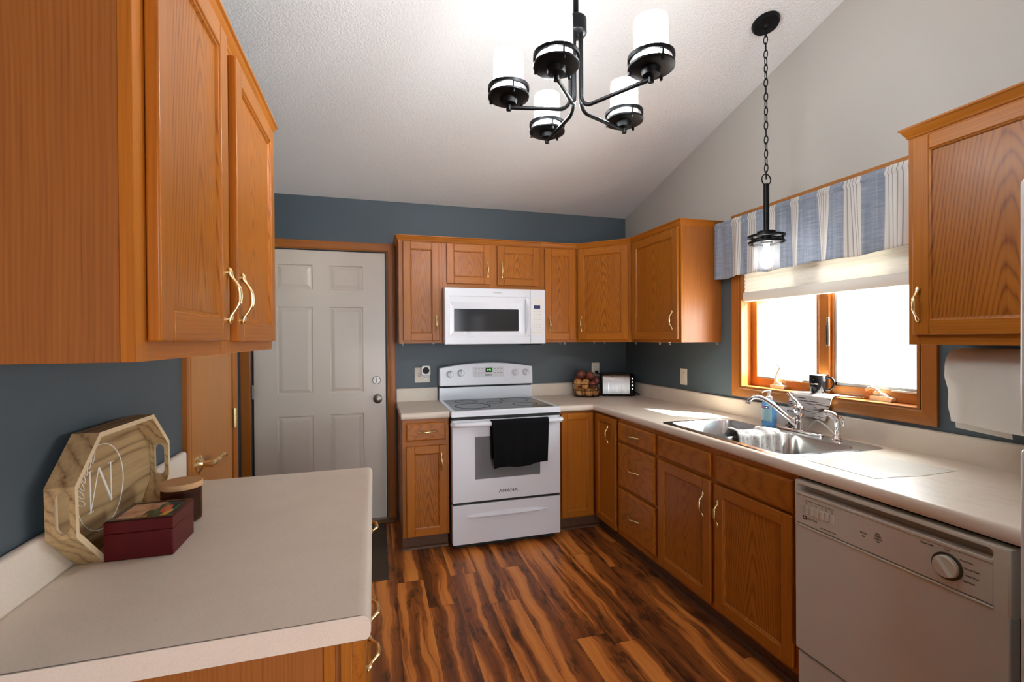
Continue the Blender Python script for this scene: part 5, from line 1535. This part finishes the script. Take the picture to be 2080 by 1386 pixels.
MB().prism(rrect(-L2 - 0.002, L2 + 0.004, -D2 - 0.004, D2 + 0.004, 0.02), 'z', 0.004, 0.020).build('base', BLACKP, t, bevel=0.003)
b = MB(); b.box(-L2 + 0.02, L2 - 0.03, -D2 + 0.022, D2 - 0.022, 0.183, 0.187); tp_ = b.build('top_plate', BLACKP, t, bevel=0.001)
b = MB(); b.box(-L2 + 0.035, L2 - 0.055, -0.038, -0.014, 0.1865, 0.1875); b.box(-L2 + 0.035, L2 - 0.055, 0.014, 0.038, 0.1865, 0.1875); b.build('bread_slots', BLACK, t)
for k in range(4):
    MB().lathe([(0.006, 0.0), (0.006, -0.004), (0.001, -0.004)], (L2 - 0.022, -D2 - 0.0005, 0.062 + k * 0.028), 12, 0, 'y').build('button', CHROME, ec)
for s in (-0.03, 0.03):
    MB().box(L2 - 0.004, L2 + 0.022, s - 0.014, s + 0.014, 0.118, 0.130).build('lever', BLACKP, t, bevel=0.003)
for sx_ in (-1, 1):
    for sy_ in (-1, 1): MB().lathe([(0.010, 0.0), (0.010, 0.005)], (sx_ * (L2 - 0.025), sy_ * (D2 - 0.02), 0), 10).build('foot', BLACKP, t)

# outlets and switch
def receptacle(t, x, z, nrm='y', hi=True):
    pass
t = thing('wall_outlet', 'white outlet plate behind the toaster with a black plug', 'outlet', (-0.301, 0, 1.127))
b = MB(); b.prism(rrect(-0.338, -0.264, 1.068, 1.186, 0.006, 3), 'y', -0.006, -0.0005); b.build('plate', IVORY, t, bevel=0.002)
for zz in (1.150, 1.104):
    b = MB(); b.prism(rrect(-0.318, -0.284, zz - 0.015, zz + 0.015, 0.010, 4), 'y', -0.0085, -0.005); s = b.build('socket', WHITEP, t)
    b = MB(); b.box(-0.309, -0.307, -0.0092, -0.008, zz - 0.002, zz + 0.007); b.box(-0.296, -0.294, -0.0092, -0.008, zz - 0.002, zz + 0.006); b.lathe([(0.0022, -0.0092), (0.0022, -0.008)], (-0.301, 0, zz - 0.008), 8, 0, 'y'); b.build('slots', BLACK, s)
t = thing('power_cable', 'black toaster power cable plugged into the outlet', 'cable', (-0.301, -0.02, 1.10))
MB().box(-0.314, -0.288, -0.036, -0.0095, 1.092, 1.116).build('plug', BLACKP, t, bevel=0.005)
MB().tube(smooth_path([(-0.300, -0.034, 1.102), (-0.285, -0.048, 1.085), (-0.262, -0.045, 1.03), (-0.255, -0.042, 0.97), (-0.20, -0.045, 0.932), (-0.12, -0.05, 0.926), (-0.060, -0.13, 0.926), (-0.030, -0.20, 0.936), (-0.028, -0.265, 0.926), (-0.050, -0.285, 0.926)], 6), 0.0035, 8).build('cable', BLACKP, t, smooth=60)
t = thing('wall_outlet', 'wide white switch and outlet plate left of the range', 'outlet', (-1.795, 0, 1.12))
b = MB(); b.prism(rrect(-1.854, -1.736, 1.061, 1.179, 0.006, 3), 'y', -0.006, -0.0005); b.build('plate', IVORY, t, bevel=0.002)
b = MB(); b.box(-1.822, -1.814, -0.018, -0.005, 1.116, 1.134); b.build('toggle', WHITEP, t, bevel=0.002)
b = MB(); b.box(-1.826, -1.810, -0.0068, -0.0055, 1.108, 1.136); b.build('toggle_slot', GREYMARK, t)
b = MB(); b.prism(rrect(-1.784, -1.752, 1.085, 1.113, 0.010, 4), 'y', -0.0085, -0.005); s = b.build('socket', WHITEP, t)
b = MB(); b.box(-1.776, -1.7735, -0.0092, -0.008, 1.098, 1.107); b.box(-1.763, -1.7605, -0.0092, -0.008, 1.098, 1.106); b.build('slots', BLACK, s)
t = thing('plug_in_camera', 'small white cube camera with black round face on the outlet', 'camera', (-1.768, -0.03, 1.155))
b = MB(); b.prism(rrect(-1.806, -1.736, 1.118, 1.194, 0.014, 5), 'y', -0.052, -0.009); bd = b.build('housing', WHITEP, t, bevel=0.004)
MB().lathe([(0.026, -0.051), (0.026, -0.0535), (0.001, -0.0535)], (-1.771, 0, 1.157), 28, 0, 'y').build('lens_face', BLACKP, t, smooth=40)
t = thing('light_switch', 'ivory rocker light switch on the wall left of the window', 'switch', (0, -0.818, 1.117))
b = MB(); b.prism(rrect(-0.856, -0.780, 1.058, 1.176, 0.005, 3), 'x', -0.006, -0.0005); b.build('plate', IVORY, t, bevel=0.002)
b = MB(); b.prism([(-0.0055, 1.084), (-0.0055, 1.150), (-0.011, 1.150), (-0.0075, 1.084)], 'y', -0.835, -0.801) if False else b.box(-0.010, -0.0055, -0.835, -0.801, 1.084, 1.150); b.build('rocker', IVORY, t, bevel=0.002)

# cup hooks under the cabinets
hk = None
HK = [(-1.959, -0.290, 'below the single cabinet near the white door, left one'), (-1.740, -0.290, 'below the single cabinet near the microwave, right one'),
      (-0.752, -0.290, 'below the narrow cabinet, left of its pair'), (-0.710, -0.290, 'below the narrow cabinet, right of its pair'),
      (-0.500, -0.380, 'below the angled corner cabinet, left of its pair'), (-0.440, -0.440, 'below the angled corner cabinet, right of its pair'),
      (-0.290, -0.645, 'below the side cabinet, closest to the corner'), (-0.290, -0.945, 'below the side cabinet, second from the curtain end'), (-0.290, -1.060, 'below the side cabinet, near the front edge by the curtain end'),
      (-0.030, -1.195, 'below the side cabinet against the window wall')]
for (x, y, lb_) in HK:
    if hk is None:
        b = MB(); b.box(-0.006, 0.006, -0.006, 0.006, -0.003, 0.0); b.tube(smooth_path([(0, 0, -0.002), (0, 0, -0.010), (0, -0.006, -0.017), (0, -0.012, -0.013), (0, -0.013, -0.008)], 4), 0.002, 6)
        hk = b.build('cup_hook', CLEARP, None, smooth=60, recentre=False); o = hk
    else:
        o = hk.copy(); COL.objects.link(o)
    o.location = (x, y, ZB - 0.0003)
    tag(o, 'small clear hook ' + lb_, 'hook', 'clear hooks under the wall cabinets')

# paper towel roll
t = thing('paper_towel_roll', 'white paper towel roll hanging under the right wall cabinet', 'paper towel', (-0.150, -2.72, 1.36))
b = MB(); b.lathe([(0.068, -2.850), (0.068, -2.572), (0.020, -2.572), (0.020, -2.850)], (-0.150, 0, 1.288), 40, 0, 'y', cap=False); b.build('roll', PAPER, t, smooth=40)
def sheetf(u, v):
    y = -2.574 - u * 0.276
    if v < 0.3:
        a = PI / 2 + v / 0.3 * PI / 2
        return (-0.150 + 0.0695 * math.cos(a), y, 1.288 + 0.0695 * math.sin(a))
    k = (v - 0.3) / 0.7
    return (-0.2195 + 0.018 * k * math.sin(k * 2.2) + 0.004 * math.sin(u * 8) * k, y - 0.006 * k * (1 - u) + 0.003 * math.sin(k * 11), 1.288 - (0.200 - 0.012 * (1 - u) ** 2 + 0.006 * u) * k)
o = MB().grid(sheetf, 20, 30).build('hanging_sheet', PAPER, t, smooth=70)
def sheetb(u, v):
    y = -2.582 - u * 0.155
    return (-0.198 + 0.02 * v, y, 1.23 - 0.155 * v - 0.012 * u * v)
o = MB().grid(sheetb, 6, 8).build('loose_end', PAPER, t, smooth=70)
b = MB(); b.tube([(-0.150, -2.566, 1.288), (-0.150, -2.858, 1.288)], 0.010, 10); b.box(-0.165, -0.135, -2.862, -2.856, 1.276, 1.3695); b.box(-0.165, -0.135, -2.566, -2.561, 1.276, 1.300); b.box(-0.165, -0.135, -2.862, -2.85, 1.364, 1.3695)
b.build('holder', WHITEP, t)

# ================================================================== LEFT WORKTOP THINGS
# octagonal tray leaning on the wall
t = thing('serving_tray', 'octagonal pale wood tray with white M monogram leaning on the wall', 'tray', (-2.75, -2.375, CT))
TY0, TY1, TZ0, TZ1 = -2.600, -2.150, CT + 0.001, 1.203
cutY, cutZ = 0.094, 0.090
def octo(ins):
    a, c = TY0 + ins, TY1 - ins; p, q = TZ0 + ins, TZ1 - ins
    k = ins * 0.42
    return [(a + cutY - k, p), (c - cutY + k, p), (c, p + cutZ - k), (c, q - cutZ + k), (c - cutY + k, q), (a + cutY - k, q), (a, q - cutZ + k), (a, p + cutZ - k)]
XF, XB = -2.7250, -2.7752
lean = 0.035
def TX(x, y, z): return (x - (z - CT) * lean * 0.5, y, z)
oO, oI = octo(0.0), octo(0.011)
zc_ = (TZ0 + TZ1) / 2
hole2 = lambda x0_, x1_: rrect(x0_, x1_, zc_ - 0.044, zc_ + 0.044, 0.0155, 5)
b = MB()
for i in range(8):
    j = (i + 1) % 8
    if i in (2, 6):   # the two end walls carry hand holes
        for ring_, yy in ((oO, oO[i][0]), (oI, oI[i][0])):
            pts = [(XB, ring_[i][1]), (XF, ring_[i][1]), (XF, ring_[j][1]), (XB, ring_[j][1])]
            plate(b, pts, [hole2(XB + 0.016, XF - 0.010)], lambda a, c, yy=yy: TX(a, yy, c))
        hp_ = hole2(XB + 0.016, XF - 0.010)
        b.loops([[TX(p[0], oO[i][0], p[1]) for p in hp_], [TX(p[0], oI[i][0], p[1]) for p in hp_]], 1, False, False)
    else:
        for ring_ in (oO, oI):
            b.add([TX(XB, *ring_[i]), TX(XF, *ring_[i]), TX(XF, *ring_[j]), TX(XB, *ring_[j])], [(0, 1, 2, 3)])
    b.add([TX(XF, *oO[i]), TX(XF, *oI[i]), TX(XF, *oI[j]), TX(XF, *oO[j])], [(0, 1, 2, 3)], 1)
    b.add([TX(XB, *oO[i]), TX(XB, *oI[i]), TX(XB, *oI[j]), TX(XB, *oO[j])], [(0, 1, 2, 3)], 1)
b.build('rim', [TRAYW, TRAYE], t, smooth=None)
b = MB(); b.loops([[TX(XB, *p) for p in oI], [TX(XB + 0.006, *p) for p in oI]])
tb = b.build('tray_base', TRAYW, t, smooth=None)
# monogram: circle, letter and leaf sprig, white
mk = MB()
cyc, czc, cr = -2.412, 1.062, 0.098
FXp = XB + 0.0066
def onb(y, z): return TX(FXp, y, z)
mk.tube([onb(cyc + cr * math.cos(2 * PI * k / 48), czc + cr * math.sin(2 * PI * k / 48)) for k in range(48)], 0.0011, 5, closed=True)
def leafm(y, z, ang, L_):
    pts = []
    for k in range(10):
        a = 2 * PI * k / 10
        u, v = L_ / 2 * math.cos(a) + L_ / 2, L_ * 0.16 * math.sin(a)
        pts.append(onb(y + u * math.cos(ang) - v * math.sin(ang), z + u * math.sin(ang) + v * math.cos(ang)))
    mk.tube(pts, 0.0008, 4, closed=True)
for k in range(7):
    a = R(105 + k * 13)
    leafm(cyc + cr * math.cos(a), czc + cr * math.sin(a), a + R(150), 0.034)
    if k < 4: leafm(cyc + cr * math.cos(a), czc + cr * math.sin(a), a + R(70), 0.026)
mk.build('wreath_circle', WHITEMARK, tb, smooth=60)
text('M', 0.135, WHITEMARK, tb, (FXp - (czc - CT) * lean * 0.5 + 0.0006, cyc + 0.004, czc), (0, 1, 0), (0, 0, 1), 'letter', sx=0.85) if False else None
m2 = MB()
def stroke(p, q, r): m2.tube([onb(*p), onb(*q)], r, 5)
s_ = 0.046; hh_ = 0.046
stroke((cyc - s_, czc - hh_), (cyc - s_, czc + hh_), 0.0016)
stroke((cyc - s_, czc + hh_ * 0.6 + 0.018), (cyc - 0.004, czc - hh_), 0.0010) if False else None
stroke((cyc - s_, czc - hh_), (cyc - 0.010, czc + hh_), 0.0010)
stroke((cyc - 0.010, czc + hh_), (cyc + s_ - 0.006, czc - hh_ * 0.95), 0.0026)
stroke((cyc + s_ - 0.006, czc - hh_), (cyc + s_ - 0.004, czc + hh_), 0.0010)
stroke((cyc - s_ - 0.010, czc + hh_), (cyc - s_ + 0.012, czc + hh_), 0.0010)
stroke((cyc - s_ - 0.010, czc - hh_), (cyc - s_ + 0.010, czc - hh_), 0.0010)
stroke((cyc + s_ - 0.016, czc + hh_), (cyc + s_ + 0.010, czc + hh_), 0.0010)
m2.build('letter', WHITEMARK, tb, smooth=60)

# red keepsake box with picture lid
t = thing('keepsake_box', 'dark red wooden box with vegetable picture on its lid', 'box', (-2.658, -2.444, CT))
BX0, BX1, BY0, BY1, BH = -2.7235, -2.594, -2.510, -2.382, 0.088
b = MB(); b.box(BX0, BX1, BY0, BY1, CT + 0.0004, CT + 0.060); b.build('box_body', CHERRY, t, bevel=0.002)
b = MB(); b.box(BX0, BX1, BY0, BY1, CT + 0.0612, CT + BH - 0.003); b.nested([(BX0, BX1, BY0, BY1, CT + BH - 0.003), (BX0 + 0.003, BX1 - 0.003, BY0 + 0.003, BY1 - 0.003, CT + BH), (BX0 + 0.012, BX1 - 0.012, BY0 + 0.012, BY1 - 0.012, CT + BH), (BX0 + 0.013, BX1 - 0.013, BY0 + 0.013, BY1 - 0.013, CT + BH - 0.002)], 'z', 1)
ld = b.build('lid', [CHERRY, CHERRYD], t, smooth=None)
MB().box(BX0 + 0.013, BX1 - 0.013, BY0 + 0.013, BY1 - 0.013, CT + BH - 0.0025, CT + BH - 0.0012).build('picture', PICT, ld)
# candle jar
t = thing('candle_jar', 'brown glass candle jar with light wood lid behind the red box', 'candle', (-2.654, -2.283, CT))
kx, ky = -2.654, -2.283
b = MB().lathe([(0.040, 0.0), (0.0455, 0.004), (0.0465, 0.012), (0.0465, 0.090), (0.0435, 0.090), (0.0435, 0.010), (0.001, 0.008)], (kx, ky, CT + 0.0005), 40); b.build('jar', AMBER, t, smooth=40)
MB().lathe([(0.001, 0.0105), (0.042, 0.0105), (0.042, 0.062), (0.001, 0.062)], (kx, ky, CT), 32).build('wax', WAX, t, smooth=40)
MB().lathe([(0.040, 0.086), (0.040, 0.0915), (0.0485, 0.0915), (0.0490, 0.094), (0.0490, 0.104), (0.0475, 0.106), (0.001, 0.106)], (kx, ky, CT), 40).build('lid', LIDW, t, smooth=40)

# door mat
t = thing('door_mat', 'dark brown mat on the floor before the white door', 'mat', (-2.38, -0.48, 0.0))
b = MB(); b.box(-2.86, -2.082, -0.912, -0.048, 0.001, 0.009); b.build('pile', MATB, t, bevel=0.003)
b = MB()
for i in (0.10, 0.115): b.box(-2.86 + i, -2.082 - i, -0.912 + i, -0.912 + i + 0.005, 0.0088, 0.0100); b.box(-2.082 - i - 0.005, -2.082 - i, -0.912 + i, -0.048 - i, 0.0088, 0.0100)
b.build('border', MATS, t, smooth=None)
